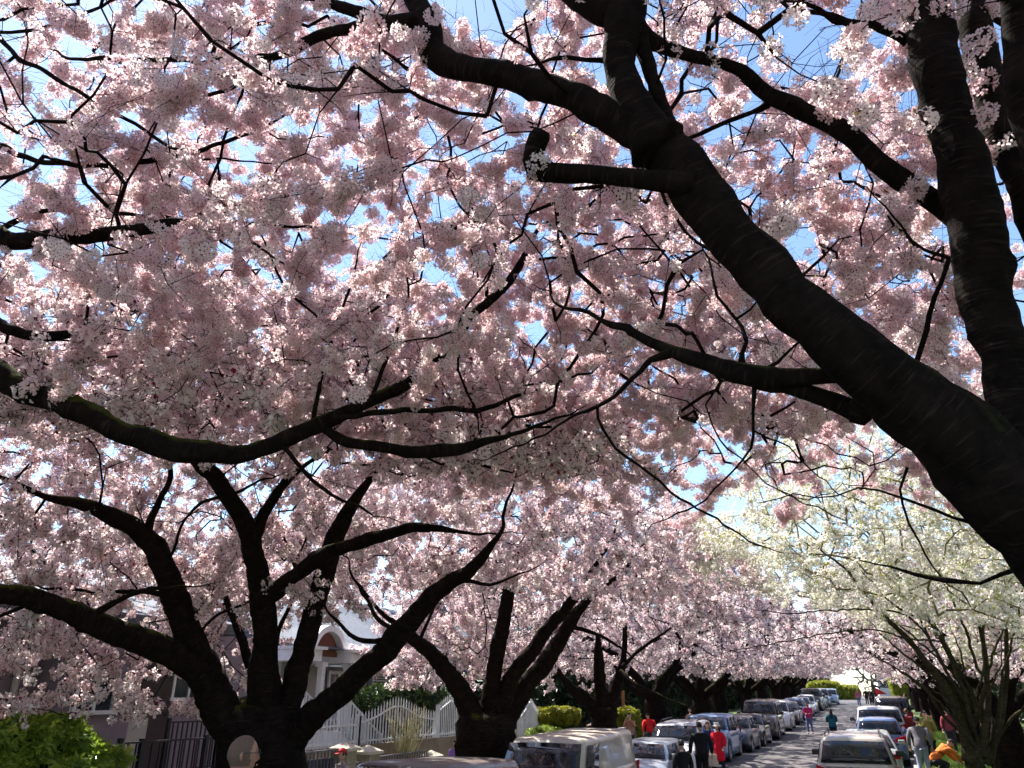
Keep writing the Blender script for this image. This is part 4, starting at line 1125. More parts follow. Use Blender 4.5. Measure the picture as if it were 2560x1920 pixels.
# --- big cherry over the right of the picture ------------------------------------------------
A0 = L((2340, 1250, 3.5, 215), (2190, 1075, 3.6, 205), (2070, 950, 3.7, 195), (1955, 860, 3.8, 172), (1830, 755, 3.9, 140), (1700, 640, 4.05, 128), (1590, 520, 4.2, 118), (1490, 390, 4.35, 122), (1425, 310, 4.45, 120))
trunkP = [Vector((1.55, 4.1, 0)), Vector((1.5, 4.1, 0.9)), Vector((1.35, 3.95, 1.8))] + A0[0]
trunkR = [0.42, 0.33, 0.29] + [r_ * .93 for r_ in A0[1]]
def lim(nm, *pts):
    P, Rr = L(*pts); return (nm, P, Rr)
T1L = [
    ("trunk", trunkP, trunkR),
    lim("limb", (2240, 1060, 3.75, 150), (2190, 900, 3.9, 105), (2160, 740, 4.05, 100), (2120, 580, 4.2, 108), (2100, 450, 4.3, 112), (2065, 300, 4.45, 100), (2030, 150, 4.6, 98), (1995, 0, 4.8, 92), (1970, -140, 5.0, 80)),
    lim("limb", (2225, 1010, 3.85, 90), (2290, 880, 4.3, 66), (2300, 700, 4.6, 60), (2230, 470, 4.7, 66), (2165, 280, 4.9, 66), (2105, 60, 5.2, 60), (2070, -90, 5.5, 50)),
    lim("limb", (2290, 1060, 3.7, 130), (2360, 850, 3.75, 110), (2330, 620, 3.8, 100), (2262, 330, 3.8, 80), (2222, 150, 3.9, 80), (2205, -60, 4.0, 80)),
    lim("limb", (1440, 320, 4.4, 110), (1370, 275, 4.5, 80), (1280, 235, 4.6, 70), (1200, 195, 4.75, 62), (1110, 165, 4.9, 58), (1020, 150, 5.0, 54), (945, 130, 5.1, 56), (925, 105, 5.15, 50), (928, 60, 5.2, 48), (900, 10, 5.3, 44), (870, -50, 5.4, 36)),
    lim("limb", (925, 42, 5.2, 42), (850, 50, 5.35, 34), (790, 35, 5.5, 28), (700, 5, 5.7, 22), (650, -30, 5.9, 18)),
    lim("limb", (860, 50, 5.35, 28), (780, 62, 5.5, 26), (700, 75, 5.7, 24), (620, 112, 5.9, 22), (540, 130, 6.1, 18), (430, 132, 6.4, 15), (330, 128, 6.6, 13), (230, 128, 6.9, 12), (150, 125, 7.2, 9)),
    lim("branch", (600, 118, 5.95, 15), (530, 175, 6.1, 13), (450, 205, 6.3, 11), (390, 215, 6.5, 9), (300, 225, 6.8, 6)),
    lim("branch", (560, 125, 6.0, 12), (640, 92, 6.0, 9), (720, 72, 6.1, 8), (800, 30, 6.3, 6)),
    lim("limb", (1420, 330, 4.4, 110), (1370, 225, 4.5, 84), (1342, 150, 4.6, 66), (1345, 80, 4.7, 72), (1350, 30, 4.8, 90), (1330, -30, 4.9, 100), (1300, -110, 5.0, 90)),
    lim("limb", (1345, 30, 4.8, 70), (1270, 10, 4.9, 46), (1210, -30, 5.1, 34)),
    lim("limb", (1470, 330, 4.4, 50), (1440, 255, 4.5, 34), (1415, 190, 4.6, 30), (1395, 120, 4.7, 34), (1375, 60, 4.8, 50)),
    lim("limb", (1370, 50, 4.8, 50), (1400, 85, 4.8, 38), (1470, 112, 4.9, 28), (1540, 130, 5.0, 26), (1600, 155, 5.05, 28), (1650, 200, 5.1, 34), (1720, 232, 5.0, 42), (1800, 275, 4.9, 44), (1870, 325, 4.8, 44), (1950, 385, 4.7, 46), (2045, 450, 4.6, 50), (2110, 500, 4.4, 60)),
    lim("branch", (1668, 215, 5.1, 20), (1620, 240, 5.15, 15), (1560, 262, 5.2, 14), (1500, 288, 5.3, 12), (1430, 330, 5.5, 8)),
    lim("limb", (1500, 395, 4.25, 60), (1400, 385, 4.3, 44), (1300, 376, 4.4, 42), (1215, 372, 4.45, 46), (1160, 368, 4.5, 44), (1150, 345, 4.5, 40), (1165, 300, 4.5, 46), (1172, 285, 4.5, 52)),
    lim("branch", (1315, 130, 5.0, 18), (1270, 132, 5.1, 15), (1200, 130, 5.2, 14), (1190, 132, 5.2, 10)),
    lim("branch", (1850, 55, 4.9, 20), (1800, 30, 5.0, 18), (1740, 25, 5.1, 14), (1690, 10, 5.2, 9), (1640, -40, 5.4, 8)),
    lim("branch", (1960, 90, 4.9, 22), (1900, 62, 4.95, 20), (1850, 50, 4.95, 18)),
    # lower limb towards the left
    lim("limb", (1960, 850, 3.9, 90), (1900, 865, 3.95, 75), (1860, 880, 4.0, 62), (1850, 915, 4.0, 44)),
    lim("limb", (1870, 895, 4.0, 50), (1800, 865, 4.1, 42), (1740, 845, 4.15, 36), (1690, 832, 4.2, 34), (1640, 825, 4.2, 50)),
    lim("limb", (1880, 815, 3.95, 56), (1800, 808, 4.05, 34), (1700, 815, 4.15, 40), (1630, 812, 4.2, 52), (1560, 795, 4.3, 40), (1480, 770, 4.45, 34), (1420, 745, 4.6, 27), (1350, 712, 4.8, 20), (1300, 690, 5.0, 16), (1240, 665, 5.2, 10)),
    lim("branch", (1600, 800, 4.25, 22), (1600, 770, 4.3, 16), (1612, 735, 4.4, 15), (1590, 680, 4.55, 11), (1545, 640, 4.7, 9), (1530, 560, 5.0, 7)),
    lim("branch", (1640, 805, 4.2, 14), (1680, 780, 4.25, 10), (1720, 742, 4.35, 7)),
    lim("branch", (1590, 690, 4.5, 8), (1640, 640, 4.6, 6), (1660, 560, 4.8, 5)),
    lim("branch", (1455, 760, 4.5, 26), (1410, 775, 4.55, 18), (1375, 808, 4.6, 14), (1330, 850, 4.7, 13), (1285, 875, 4.8, 13), (1180, 940, 5.2, 7), (1080, 975, 5.6, 5)),
    lim("branch", (1290, 872, 4.8, 11), (1295, 905, 4.8, 9), (1330, 960, 4.85, 9), (1400, 1020, 4.9, 9), (1450, 1060, 5.0, 8), (1530, 1110, 5.2, 7), (1640, 1180, 5.6, 5)),
    lim("branch", (1630, 835, 4.2, 15), (1632, 890, 4.25, 9), (1628, 940, 4.3, 9), (1600, 1000, 4.4, 7), (1540, 1060, 4.6, 6), (1460, 1110, 4.9, 5)),
    lim("branch", (1628, 930, 4.3, 6), (1700, 970, 4.4, 5), (1780, 1040, 4.6, 4)),
    lim("branch", (1560, 820, 4.3, 10), (1530, 870, 4.35, 6), (1560, 950, 4.4, 5), (1620, 1010, 4.5, 4), (1740, 1090, 4.8, 4)),
    lim("branch", (1490, 620, 4.9, 8), (1400, 510, 5.0, 6), (1350, 440, 5.1, 5)),
    lim("branch", (1600, 560, 4.5, 14), (1500, 520, 4.7, 9), (1440, 440, 4.9, 10), (1420, 370, 5.0, 8)),
    lim("branch", (1960, 1010, 3.9, 10), (1945, 1060, 3.95, 8), (1990, 1170, 4.0, 6), (2050, 1260, 4.2, 4)),
    lim("branch", (2100, 1130, 3.8, 12), (1960, 1078, 3.95, 8), (1850, 1060, 4.1, 6), (1760, 1075, 4.3, 4)),
    lim("branch", (2100, 590, 4.4, 24), (2060, 560, 4.5, 14), (2000, 540, 4.6, 9), (1930, 480, 4.8, 7)),
    lim("branch", (2050, 560, 4.6, 14), (2030, 610, 4.6, 13), (1995, 720, 4.7, 15), (1985, 780, 4.7, 16)),
    lim("branch", (2020, 330, 4.6, 12), (1990, 200, 4.8, 8), (1960, 60, 5.1, 6)),
    lim("branch", (1760, 260, 5.0, 10), (1800, 180, 5.1, 9), (1840, 80, 5.2, 8), (1850, 50, 5.0, 7)),
    lim("branch", (2212, 1225, 3.7, 18), (2120, 1258, 3.9, 10), (2040, 1255, 4.0, 16)),
]
def keepT1(P):
    # the crown is open at the height of the limbs near the trunk and never hangs in front of the lens
    C = P - np.array([0, 0, CAM_H]); d = np.sqrt((C ** 2).sum(1))
    fw = C @ np.array(tuple(_F))
    hd = np.hypot(P[:, 0], P[:, 1])
    return (P[:, 0] > -4.3 + 1.2 * np.sin(P[:, 1] * 1.3 + P[:, 2])) & (d > 3.4) & (P[:, 2] > 2.5 + 0.24 * np.minimum(d, 10)) & ((hd > 4.2) | (P[:, 2] > 5.0))
c1 = crown_points(2900, (0.2, 6.3), 7.2, 4.1, 9.6, 11, lowfn=keepT1, clump=1.0)
tree("large old cherry with a thick dark limb leaning over the street, closest to the viewer", (1.55, 4.1), T1L, c1, 11, dens=25, step=.16, lo_keep=thin_near(5.2, .42, 1), stubs=(14, 18))

# --- cherry at the left edge whose limbs reach in over the street -----------------------------
T0b = Vector((-8.6, 2.6, 0))
fork = Vector((-8.1, 2.9, 3.0))
T0L = [
    ("trunk", [Vector((-8.6, 2.6, -0.2)), Vector((-8.55, 2.65, 1.0)), Vector((-8.4, 2.75, 2.2)), fork], [0.62, 0.5, 0.45, 0.40]),
]
def lim0(nm, *pts):
    pts = [(x, y, d, w * .84) for x, y, d, w in pts]
    P, Rr = L(*pts)
    mid = (fork + P[0]) / 2 + Vector((0, 0, 0.25))
    return (nm, [fork, mid] + P, [max(Rr[0] * 1.3, 0.08), Rr[0] * 1.15] + Rr)
T0L += [
    lim0("limb", (-60, 800, 6.6, 66), (60, 850, 6.4, 62), (150, 880, 6.3, 56), (250, 930, 6.2, 60), (330, 955, 6.2, 60), (420, 975, 6.2, 60), (500, 982, 6.2, 50), (570, 965, 6.3, 44), (640, 938, 6.4, 40), (690, 918, 6.5, 38), (760, 885, 6.6, 34), (830, 855, 6.7, 32), (900, 812, 6.9, 30), (960, 755, 7.1, 28), (1010, 690, 7.3, 24), (1060, 645, 7.4, 24), (1105, 600, 7.6, 22), (1140, 540, 7.8, 18), (1170, 470, 8.0, 14), (1190, 390, 8.2, 9)),
    lim0("limb", (-60, 520, 6.6, 48), (30, 522, 6.5, 44), (120, 512, 6.4, 40), (220, 505, 6.4, 38), (310, 493, 6.4, 34), (370, 482, 6.4, 28), (450, 488, 6.5, 16), (520, 512, 6.6, 10), (600, 560, 6.9, 7)),
    lim0("limb", (-50, 560, 6.9, 26), (20, 490, 6.9, 20), (90, 458, 6.9, 16), (180, 455, 7.0, 14), (300, 466, 7.0, 14), (420, 478, 7.1, 13), (560, 484, 7.2, 11), (700, 495, 7.4, 9), (860, 520, 7.7, 6)),
    lim0("limb", (-60, 338, 6.6, 24), (60, 343, 6.6, 20), (150, 352, 6.6, 20), (240, 356, 6.6, 20), (330, 345, 6.7, 20), (430, 325, 6.8, 18), (500, 303, 6.9, 15), (560, 283, 7.0, 12), (640, 240, 7.2, 9), (740, 200, 7.5, 7), (860, 130, 7.9, 5)),
    lim0("limb", (-60, 90, 7.0, 18), (40, 128, 7.0, 16), (110, 165, 7.0, 15), (180, 205, 7.0, 14), (260, 250, 7.0, 14), (340, 300, 7.1, 12), (400, 330, 7.2, 10), (470, 345, 7.3, 7), (580, 352, 7.5, 5)),
    lim0("limb", (-60, 705, 7.2, 34), (20, 712, 7.1, 30), (60, 725, 7.1, 28), (110, 727, 7.1, 28), (150, 722, 7.1, 24), (178, 708, 7.1, 20), (186, 698, 7.1, 16)),
    lim("branch", (700, 925, 6.5, 22), (750, 955, 6.5, 24), (830, 968, 6.5, 26), (900, 975, 6.6, 28), (980, 972, 6.7, 26), (1040, 955, 6.8, 20), (1110, 940, 7.0, 14), (1200, 905, 7.3, 8)),
    lim("branch", (720, 905, 6.5, 18), (790, 892, 6.5, 18), (880, 888, 6.6, 17), (960, 882, 6.7, 17), (1050, 885, 6.8, 16), (1110, 862, 6.9, 14), (1170, 840, 7.1, 10), (1280, 800, 7.5, 6)),
    lim("branch", (676, 915, 6.5, 14), (690, 830, 6.6, 12), (715, 740, 6.8, 11), (745, 650, 7.0, 9), (770, 560, 7.3, 6)),
    lim("branch", (800, 870, 6.65, 13), (840, 760, 6.8, 11), (870, 680, 6.9, 9), (890, 540, 7.2, 6)),
    lim("branch", (1050, 640, 7.4, 12), (1075, 580, 7.5, 11), (1065, 520, 7.6, 9), (1030, 460, 7.8, 7), (990, 400, 8.0, 5)),
    lim("branch", (1130, 560, 7.7, 12), (1220, 555, 7.8, 9), (1330, 520, 8.0, 7), (1450, 500, 8.3, 5)),
    lim("branch", (600, 955, 6.3, 16), (650, 1010, 6.4, 14), (700, 1060, 6.5, 11), (780, 1100, 6.7, 8)),
    lim("branch", (540, 130, 7.2, 8), (480, 320, 7.0, 9), (410, 520, 6.9, 6)),
    lim("branch", (0, 70, 7.2, 11), (90, 60, 7.2, 10), (200, 22, 7.3, 9), (290, -30, 7.4, 7)),
    lim("branch", (200, 110, 7.2, 8), (240, 70, 7.3, 8), (290, 15, 7.4, 7), (330, -30, 7.5, 5)),
    lim("branch", (1020, 680, 7.3, 10), (990, 780, 7.2, 8), (1030, 900, 7.1, 6)),
    lim("branch", (560, 500, 7.1, 6), (620, 620, 7.3, 8), (700, 700, 7.5, 6)),
]
def keepT0(P):
    C = P - np.array([0, 0, CAM_H]); d = np.sqrt((C ** 2).sum(1))
    # crown stays outside the space between its big limb and the viewer
    return (d > 5.0) & (P[:, 2] > 2.4 + .285 * d)
c0 = crown_points(3600, (-6.3, 6.0), 7.4, 4.2, 9.8, 21, lowfn=keepT0, clump=1.0)
tree("cherry with long level limbs reaching in from the left edge", (-8.6, 2.6), T0L, c0, 21, dens=29, key="near", srcs=SRC_NEAR, step=.18, lo_keep=thin_near(6.9, .12, 2), stubs=(6,))

# --- many limbed cherry behind the grey haired man ---------------------------------------------
D2 = 11.6
def lim2(nm, *pts, d=D2):
    return lim(nm, *[(x, y, d + o, w * (1 if nm == 'trunk' else .84)) for x, y, o, w in pts])
T2L = [
    lim2("trunk", (560, 1720, -.2, 200), (560, 1640, -.2, 178), (560, 1570, -.15, 168), (560, 1510, -.1, 140)),
    lim2("limb", (520, 1600, -.3, 104), (480, 1530, -.3, 100), (445, 1460, -.3, 84), (415, 1390, -.4, 70), (385, 1310, -.5, 62), (360, 1240, -.6, 58), (330, 1180, -.6, 54), (290, 1140, -.7, 46), (240, 1112, -.8, 42), (170, 1088, -.9, 30), (90, 1070, -1, 20)),
    lim2("limb", (460, 1480, -.3, 76), (400, 1430, -.6, 66), (330, 1395, -.9, 64), (260, 1370, -1.2, 60), (190, 1340, -1.5, 58), (120, 1310, -1.8, 56), (50, 1290, -2.1, 52), (-40, 1270, -2.4, 48), (-140, 1240, -2.7, 40)),
    lim2("limb", (570, 1590, -.2, 110), (570, 1500, -.2, 84), (572, 1400, -.2, 64), (568, 1300, -.3, 62), (556, 1230, -.3, 54), (546, 1180, -.4, 50), (530, 1130, -.5, 48), (500, 1085, -.6, 44), (470, 1040, -.8, 40), (430, 1000, -1.0, 38), (400, 950, -1.1, 30)),
    lim2("limb", (548, 1160, -.4, 38), (580, 1095, -.3, 28), (620, 1040, -.2, 24), (660, 1005, 0, 16)),
    lim2("limb", (600, 1580, -.1, 90), (632, 1490, 0, 64), (655, 1400, .1, 54), (680, 1310, .2, 52), (700, 1240, .3, 52), (722, 1170, .4, 50), (745, 1120, .5, 40), (775, 1070, .6, 28), (820, 1000, .8, 18)),
    lim2("limb", (580, 1290, -.3, 46), (640, 1240, -.4, 38), (700, 1200, -.5, 36), (770, 1172, -.6, 34), (840, 1152, -.7, 30), (920, 1138, -.8, 22), (1000, 1150, -.9, 12)),
    lim2("limb", (590, 1640, -.1, 90), (640, 1585, -.2, 84), (690, 1535, -.4, 62), (745, 1485, -.6, 60), (800, 1435, -.8, 58), (850, 1385, -1.0, 62), (890, 1335, -1.2, 54), (930, 1290, -1.4, 46), (975, 1258, -1.6, 40), (1015, 1230, -1.8, 34), (1045, 1200, -2.0, 26), (1080, 1150, -2.2, 16)),
    lim2("branch", (860, 1375, -1.0, 24), (810, 1385, -1.0, 20), (765, 1378, -1.0, 17), (730, 1345, -1.0, 12), (700, 1310, -1, 7)),
    lim2("branch", (850, 1360, -1.0, 20), (815, 1335, -.8, 16), (790, 1290, -.6, 12), (760, 1240, -.4, 8)),
    lim2("branch", (320, 1175, -.6, 24), (325, 1130, -.6, 22), (345, 1080, -.6, 20), (368, 1030, -.6, 18), (360, 980, -.6, 12)),
    lim2("branch", (385, 1300, -.5, 20), (330, 1280, -.6, 20), (270, 1278, -.7, 17), (200, 1278, -.8, 13), (110, 1270, -1, 9)),
    lim2("branch", (185, 1335, -1.5, 26), (250, 1300, -1.3, 20), (310, 1275, -1.1, 18), (360, 1272, -1, 10)),
    lim2("branch", (420, 1390, -.4, 12), (470, 1330, -.3, 10), (560, 1290, -.2, 8)),
    lim2("branch", (370, 1200, -.6, 10), (400, 1120, -.6, 10), (450, 1080, -.6, 13), (520, 1060, -.6, 12)),
    lim2("branch", (590, 1450, .6, 20), (600, 1370, 1.2, 16), (640, 1250, 1.8, 14), (600, 1130, 2.4, 8)),
    lim2("branch", (540, 1440, .6, 26), (520, 1370, .9, 22), (490, 1300, 1.2, 20), (485, 1240, 1.4, 16), (520, 1180, 1.6, 10)),
    lim2("branch", (960, 1265, -1.6, 16), (1020, 1255, -1.6, 14), (1060, 1262, -1.6, 12), (1120, 1240, -1.6, 7)),
    lim2("branch", (80, 1300, -1.8, 16), (0, 1330, -2, 12), (-60, 1340, -2.2, 8)),
]
def keepT2(P):
    x, y, z = P[:, 0], P[:, 1], P[:, 2]
    d = np.sqrt((x + 8.6) ** 2 + (y - 10.2) ** 2)
    low = np.where(x < -9.3, np.where(y > 12.0, 4.7, 2.15), 2.9 + .212 * np.hypot(x, y))
    low = np.where((d < 1.6), 3.4, low)
    return (z > low) & (x > np.where(z < 4.7, np.where(y < 11, -12.1, -12.9), -16)) & (P[:, 0] ** 2 + P[:, 1] ** 2 > 42)
c2 = crown_points(3900, (-9.0, 10.2), 7.6, 2.1, 8.6, 31, lowfn=keepT2, clump=0.9)
_r = np.random.RandomState(77); nx_ = 650
cx_ = np.stack([_r.uniform(-12.0, -9.6, nx_), _r.uniform(3.6, 12.4, nx_), 1.95 + 2.6 * _r.uniform(0, 1, nx_) ** 1.2], 1)
c2 = np.concatenate([c2, cx_[np.array([noise.noise(Vector(p) * .8) > -.12 for p in cx_])]])
tree("many limbed cherry whose mossy limbs fan out behind the grey haired man", (-8.6, 10.2), T2L, c2, 31, key="mid", srcs=SRC_MID, dens=17.5, bark=M_BARK2, jit=0.07, petal_scale=0.95)

# --- third cherry of the left row, in front of the white fence ---------------------------------
D3 = 18.2
def lim3(nm, *pts, d=D3):
    return lim(nm, *[(x, y, d + o, w * (1 if nm == 'trunk' else .74)) for x, y, o, w in pts])
T3L = [
    lim3("trunk", (1052, 1700, 0, 150), (1052, 1640, 0, 128), (1050, 1580, 0, 124), (1052, 1530, 0, 120)),
    lim3("limb", (1030, 1560, 0, 80), (1000, 1500, -.1, 58), (965, 1450, -.3, 50), (925, 1405, -.5, 42), (885, 1375, -.7, 34), (850, 1345, -.9, 24), (820, 1320, -1, 18), (780, 1270, -1.2, 10)),
    lim3("limb", (1055, 1545, 0, 66), (1066, 1470, 0, 46), (1074, 1400, 0, 44), (1088, 1340, 0, 40), (1097, 1290, 0, 38), (1105, 1240, 0, 30), (1120, 1180, 0, 20)),
    lim3("limb", (1080, 1530, 0, 60), (1110, 1455, -.1, 44), (1150, 1405, -.3, 42), (1190, 1350, -.4, 36), (1230, 1305, -.5, 30), (1260, 1260, -.6, 24), (1300, 1200, -.8, 16)),
    lim3("limb", (1090, 1550, .1, 70), (1130, 1490, .3, 54), (1170, 1440, .5, 52), (1205, 1390, .7, 44), (1240, 1330, .9, 34), (1290, 1280, 1.1, 24), (1350, 1230, 1.3, 14)),
    lim3("branch", (1225, 1350, .8, 20), (1290, 1370, 1, 14), (1340, 1400, 1.2, 9)),
    lim3("branch", (905, 1385, -.6, 16), (930, 1330, -.6, 13), (950, 1280, -.6, 9)),
]
def keepT3(P):
    x, y, z = P[:, 0], P[:, 1], P[:, 2]
    low = np.where(x < -9.5, 2.9, 2.8 + .092 * np.hypot(x, y))
    low = np.where((y < 20.5) & (x < -7.6), 4.9, low)      # keeps the white house in view under the crown
    return z > low
c3 = crown_points(2200, (-8.6, 18.6), 6.8, 2.8, 8.9, 41, lowfn=keepT3, clump=0.8)
tree("cherry with a stout vase shaped trunk in front of the white picket fence", (-8.6, 18.3), T3L, c3, 41, key="mid", srcs=SRC_MID, dens=15, bark=M_BARK2, jit=0.08, petal_scale=1.15)

D4 = 25.6
T4L = [
    lim("trunk", (1306, 1680, D4, 66), (1306, 1610, D4, 56), (1304, 1560, D4, 54), (1304, 1520, D4, 58)),
    lim("limb", (1295, 1540, D4, 34), (1265, 1510, D4 - .2, 26), (1235, 1488, D4 - .4, 22), (1215, 1462, D4 - .5, 18), (1190, 1430, D4 - .7, 11)),
    lim("limb", (1302, 1535, D4, 34), (1298, 1480, D4, 26), (1294, 1430, D4, 22), (1290, 1370, D4, 14)),
    lim("limb", (1315, 1535, D4, 34), (1332, 1480, D4 + .2, 26), (1348, 1420, D4 + .2, 18), (1350, 1340, D4 + .2, 12)),
    lim("branch", (1345, 1440, D4, 12), (1380, 1405, D4, 10), (1430, 1370, D4, 7)),
    lim("branch", (1340, 1450, D4, 14), (1375, 1480, D4 - .6, 12), (1420, 1500, D4 - 1, 9)),
]
def keepT4(P):
    return P[:, 2] > np.where(P[:, 0] < -8.9, 2.5, 2.7 + .06 * P[:, 1])
c4 = crown_points(1200, (-8.2, 26.3), 7.0, 2.5, 8.8, 51, lowfn=keepT4, clump=0.7)
tree("slimmer cherry rising behind the beige van beside the clipped shrub", (-8.6, 26.5), T4L, c4, 51, key="far", srcs=SRC_FAR, dens=12, bark=M_BARK2, jit=0.1, petal_scale=0.75)

# --- avenue trees further up the street: three kinds, copied ---------------------------------------
def proto(seed, rise, dens=6.0, natt=700):
    rg = random.Random(seed)
    limbs = [("trunk", [Vector((0, 0, -.1)), Vector((.03, 0, .8)), Vector((0, .05, 1.9)), Vector((0, 0, 2.4))], [.62, .5, .47, .42])]
    nl = 5
    for i in range(nl):
        a = 6.2832 * i / nl + rg.uniform(-.35, .35); P = [Vector((0, 0, 2.0))]; R_ = [0.24]
        h = 2.3; r = 0.25
        for k in range(1, 6):
            r += rg.uniform(.6, 1.0); h += rg.uniform(.35, .95) * (1.15 - k * .1)
            a += rg.uniform(-.18, .18)
            P.append(Vector((math.cos(a) * r, math.sin(a) * r, h))); R_.append(0.2 * (1 - k / 6.5))
        limbs.append(("limb", P, R_))
    def lo(P):
        d = np.hypot(P[:, 0], P[:, 1]); return (P[:, 2] > 3.0) & (P[:, 2] > 3.0 + rise * (P[:, 0] - 1.8))
    c = crown_points(natt, (0, 0), 6.4, 2.9, 8.8, seed, lowfn=lo, clump=0.7)
    nodes = []
    return limbs, c, nodes
protos = []
def far_tree(loc, kind, label, rot, s=1.0, group="street cherry trees"):
    z = g(loc[1])
    if kind not in [p[0] for p in protos]:
        limbs, c, nodes = proto(200 + kind, .16 if kind < 2 else .42)
        root = empty("cherry_tree", (0, 0, 0))
        for i, (nm, P, Rr) in enumerate(limbs):
            limb(nm, P, Rr, M_BARK2, root, nodes, seed=kind * 9 + i, sides=10, step=0.3)
        G = grow([n_ for n_ in nodes if n_[0].z > 2.2], c, 300 + kind, step=.45)
        twigs_mesh("twigs", G, M_TWIG, root, Vector((0, 0, 0)), rtip=.007, rk=.004)
        P = cluster_points(G, 310 + kind, 6.2, .14)
        b = scatter("blossoms", P, "far", SRC_FAR, root, .75, 1.15, seed=kind, tilt=.6)
        b["kind"] = "stuff"
        print("PROTO", len(P))
        protos.append((kind, root)); o = root
    else:
        src_ = [p[1] for p in protos if p[0] == kind][0]
        o = src_.copy(); COL.objects.link(o)
        for ch in list(src_.children):
            c_ = ch.copy(); COL.objects.link(c_); c_.parent = o
    o.location = (loc[0], loc[1], z - .03); o.rotation_euler = (0, 0, rot); o.scale = (s, s, s)
    tag(o, label, "tree", group)
    return o
rr = random.Random(5)
lefts = [34.8, 43.2, 51.5, 60, 68.5, 77, 86, 95, 104]
ll = ["cherry of the left row just beyond the dark hedge, above the white car", "cherry of the left row above the bronze four by four's bonnet", "cherry of the left row beside the lawn gap, over the bronze four by four",
      "sixth dark trunk of the left row, behind the white crossover", "cherry of the left row where the parked cars start to climb",
      "cherry of the left row halfway up the hill, amid a run of dark trunks", "cherry of the left row near the hilltop, behind the pale cars", "second last cherry of the left row near the yellow bushes", "last cherry of the left row, beside the yellow green bushes"]
for i, y in enumerate(lefts):
    far_tree((-8.6 + rr.uniform(-.3, .3), y), i % 2, ll[i], rr.uniform(-.35, .35), rr.uniform(.93, 1.05))
rights = [27, 35.5, 44, 52.5, 61, 69.5, 78, 87, 96]
rl = ["dark trunked cherry right behind the pale stemmed white blossom tree", "cherry of the right row over the grass verge with the photographers", "third cherry of the right row above the verge",
      "cherry of the right row behind the black car", "fifth cherry of the right row, half way up the hill", "cherry of the right row near the people in the far road", "seventh cherry of the right row", "next to last cherry of the right row at the hilltop", "last cherry of the right row at the hilltop"]
for i, y in enumerate(rights):
    far_tree((3.2 + rr.uniform(-.2, .3), y), 2 + i % 2, rl[i], math.pi + rr.uniform(-.35, .35), rr.uniform(.9, 1.0))

for (x_, y_), k_, lb_ in (((-27, 13), 2, "cherry in the back gardens rising above the purple grey house"), ((-28, 23.5), 3, "cherry in the back gardens behind the pale grey house"), ((-27, 35), 2, "cherry in the back gardens behind the slate blue house")):
    far_tree((x_, y_), k_, lb_, .3 * y_, 1.08, group=None)

# --- white blossoming tree with fresh leaves on the right --------------------------------------------
DW = 16.3
def limW(nm, *pts):
    return lim(nm, *[(x, y, DW + o, w * .66) for x, y, o, w in pts])
WL = [
    limW("trunk", (2125, 1760, 0, 56), (2118, 1700, 0, 50), (2108, 1650, 0, 48), (2100, 1610, 0, 46)),
    limW("limb", (2095, 1640, 0, 44), (2078, 1560, 0, 34), (2045, 1490, -.2, 30), (2000, 1430, -.4, 27), (1955, 1375, -.6, 24), (1910, 1330, -.8, 20), (1860, 1270, -1.1, 15), (1810, 1215, -1.4, 10), (1740, 1170, -1.8, 6)),
    limW("limb", (2105, 1620, 0, 38), (2085, 1510, .2, 27), (2055, 1420, .2, 23), (2010, 1340, .2, 20), (1975, 1290, .2, 17), (1930, 1230, .2, 12), (1880, 1160, .2, 8)),
    limW("limb", (2120, 1630, 0, 38), (2132, 1530, 0, 26), (2130, 1430, 0, 22), (2115, 1340, 0, 18), (2090, 1250, 0, 13), (2060, 1150, 0, 9)),
    limW("limb", (2130, 1650, 0, 34), (2165, 1540, .3, 24), (2175, 1440, .3, 20), (2170, 1330, .3, 15), (2150, 1230, .3, 10)),
    limW("limb", (2100, 1560, 0, 18), (2135, 1480, -.5, 16), (2110, 1440, -.7, 13), (2085, 1360, -.9, 11), (2040, 1260, -1.2, 8)),
    limW("branch", (2030, 1385, -.5, 9), (1960, 1378, -1, 8), (1880, 1360, -1.4, 7), (1780, 1372, -1.9, 6), (1640, 1395, -2.4, 5), (1560, 1410, -2.8, 3)),
    limW("branch", (1975, 1330, -.5, 9), (1900, 1318, -1, 8), (1800, 1318, -1.6, 7), (1700, 1325, -2.2, 5), (1600, 1310, -2.8, 4)),
    limW("branch", (2140, 1620, 0, 16), (2180, 1560, -.3, 14), (2212, 1530, -.5, 12), (2260, 1500, -.8, 9)),
    limW("branch", (2090, 1600, 0, 14), (2060, 1530, -.4, 10), (2030, 1500, -.6, 6)),
]
_rw = random.Random(9)
for k in range(13):     # more slender arching stems
    x0, y0 = 2112 + _rw.uniform(-26, 40), 1640 + _rw.uniform(-30, 20); dx = _rw.uniform(-330, 120); tall = _rw.uniform(230, 440); o_ = _rw.uniform(-.9, .9)
    WL.append(limW("limb" if k < 6 else "branch", *[(x0 + dx * t ** 1.5 + _rw.uniform(-9, 9), y0 - tall * t ** .92 + _rw.uniform(-7, 7), o_ * t, _rw.uniform(17, 22) * (1 - .75 * t)) for t in (0, .2, .4, .6, .8, 1)]))
def keepW(P):
    x, y, z = P[:, 0], P[:, 1], P[:, 2]
    d = np.hypot(x - 2.2, y - 18.5)
    return (z > 3.0 + 0.34 * np.clip(2.6 - x, 0, 9)) & (z < 8.6 - .11 * d * d * .6)
cw = crown_points(1700, (1.45, 17.8), 4.8, 2.9, 8.8, 61, lowfn=keepW, clump=0.8)
tree("pale stemmed tree with cream white blossom and fresh leaves on the verge", (2.2, 19), WL, cw, 61, group=None, key="white", srcs=SRC_WHITE, dens=24, name="white_blossom_tree", bark=M_BARKW, twigm=M_TWIGW, jit=0.10, petal_scale=1.0, extra_open=False, twig_kw=dict(rtip=.004, rk=.003))
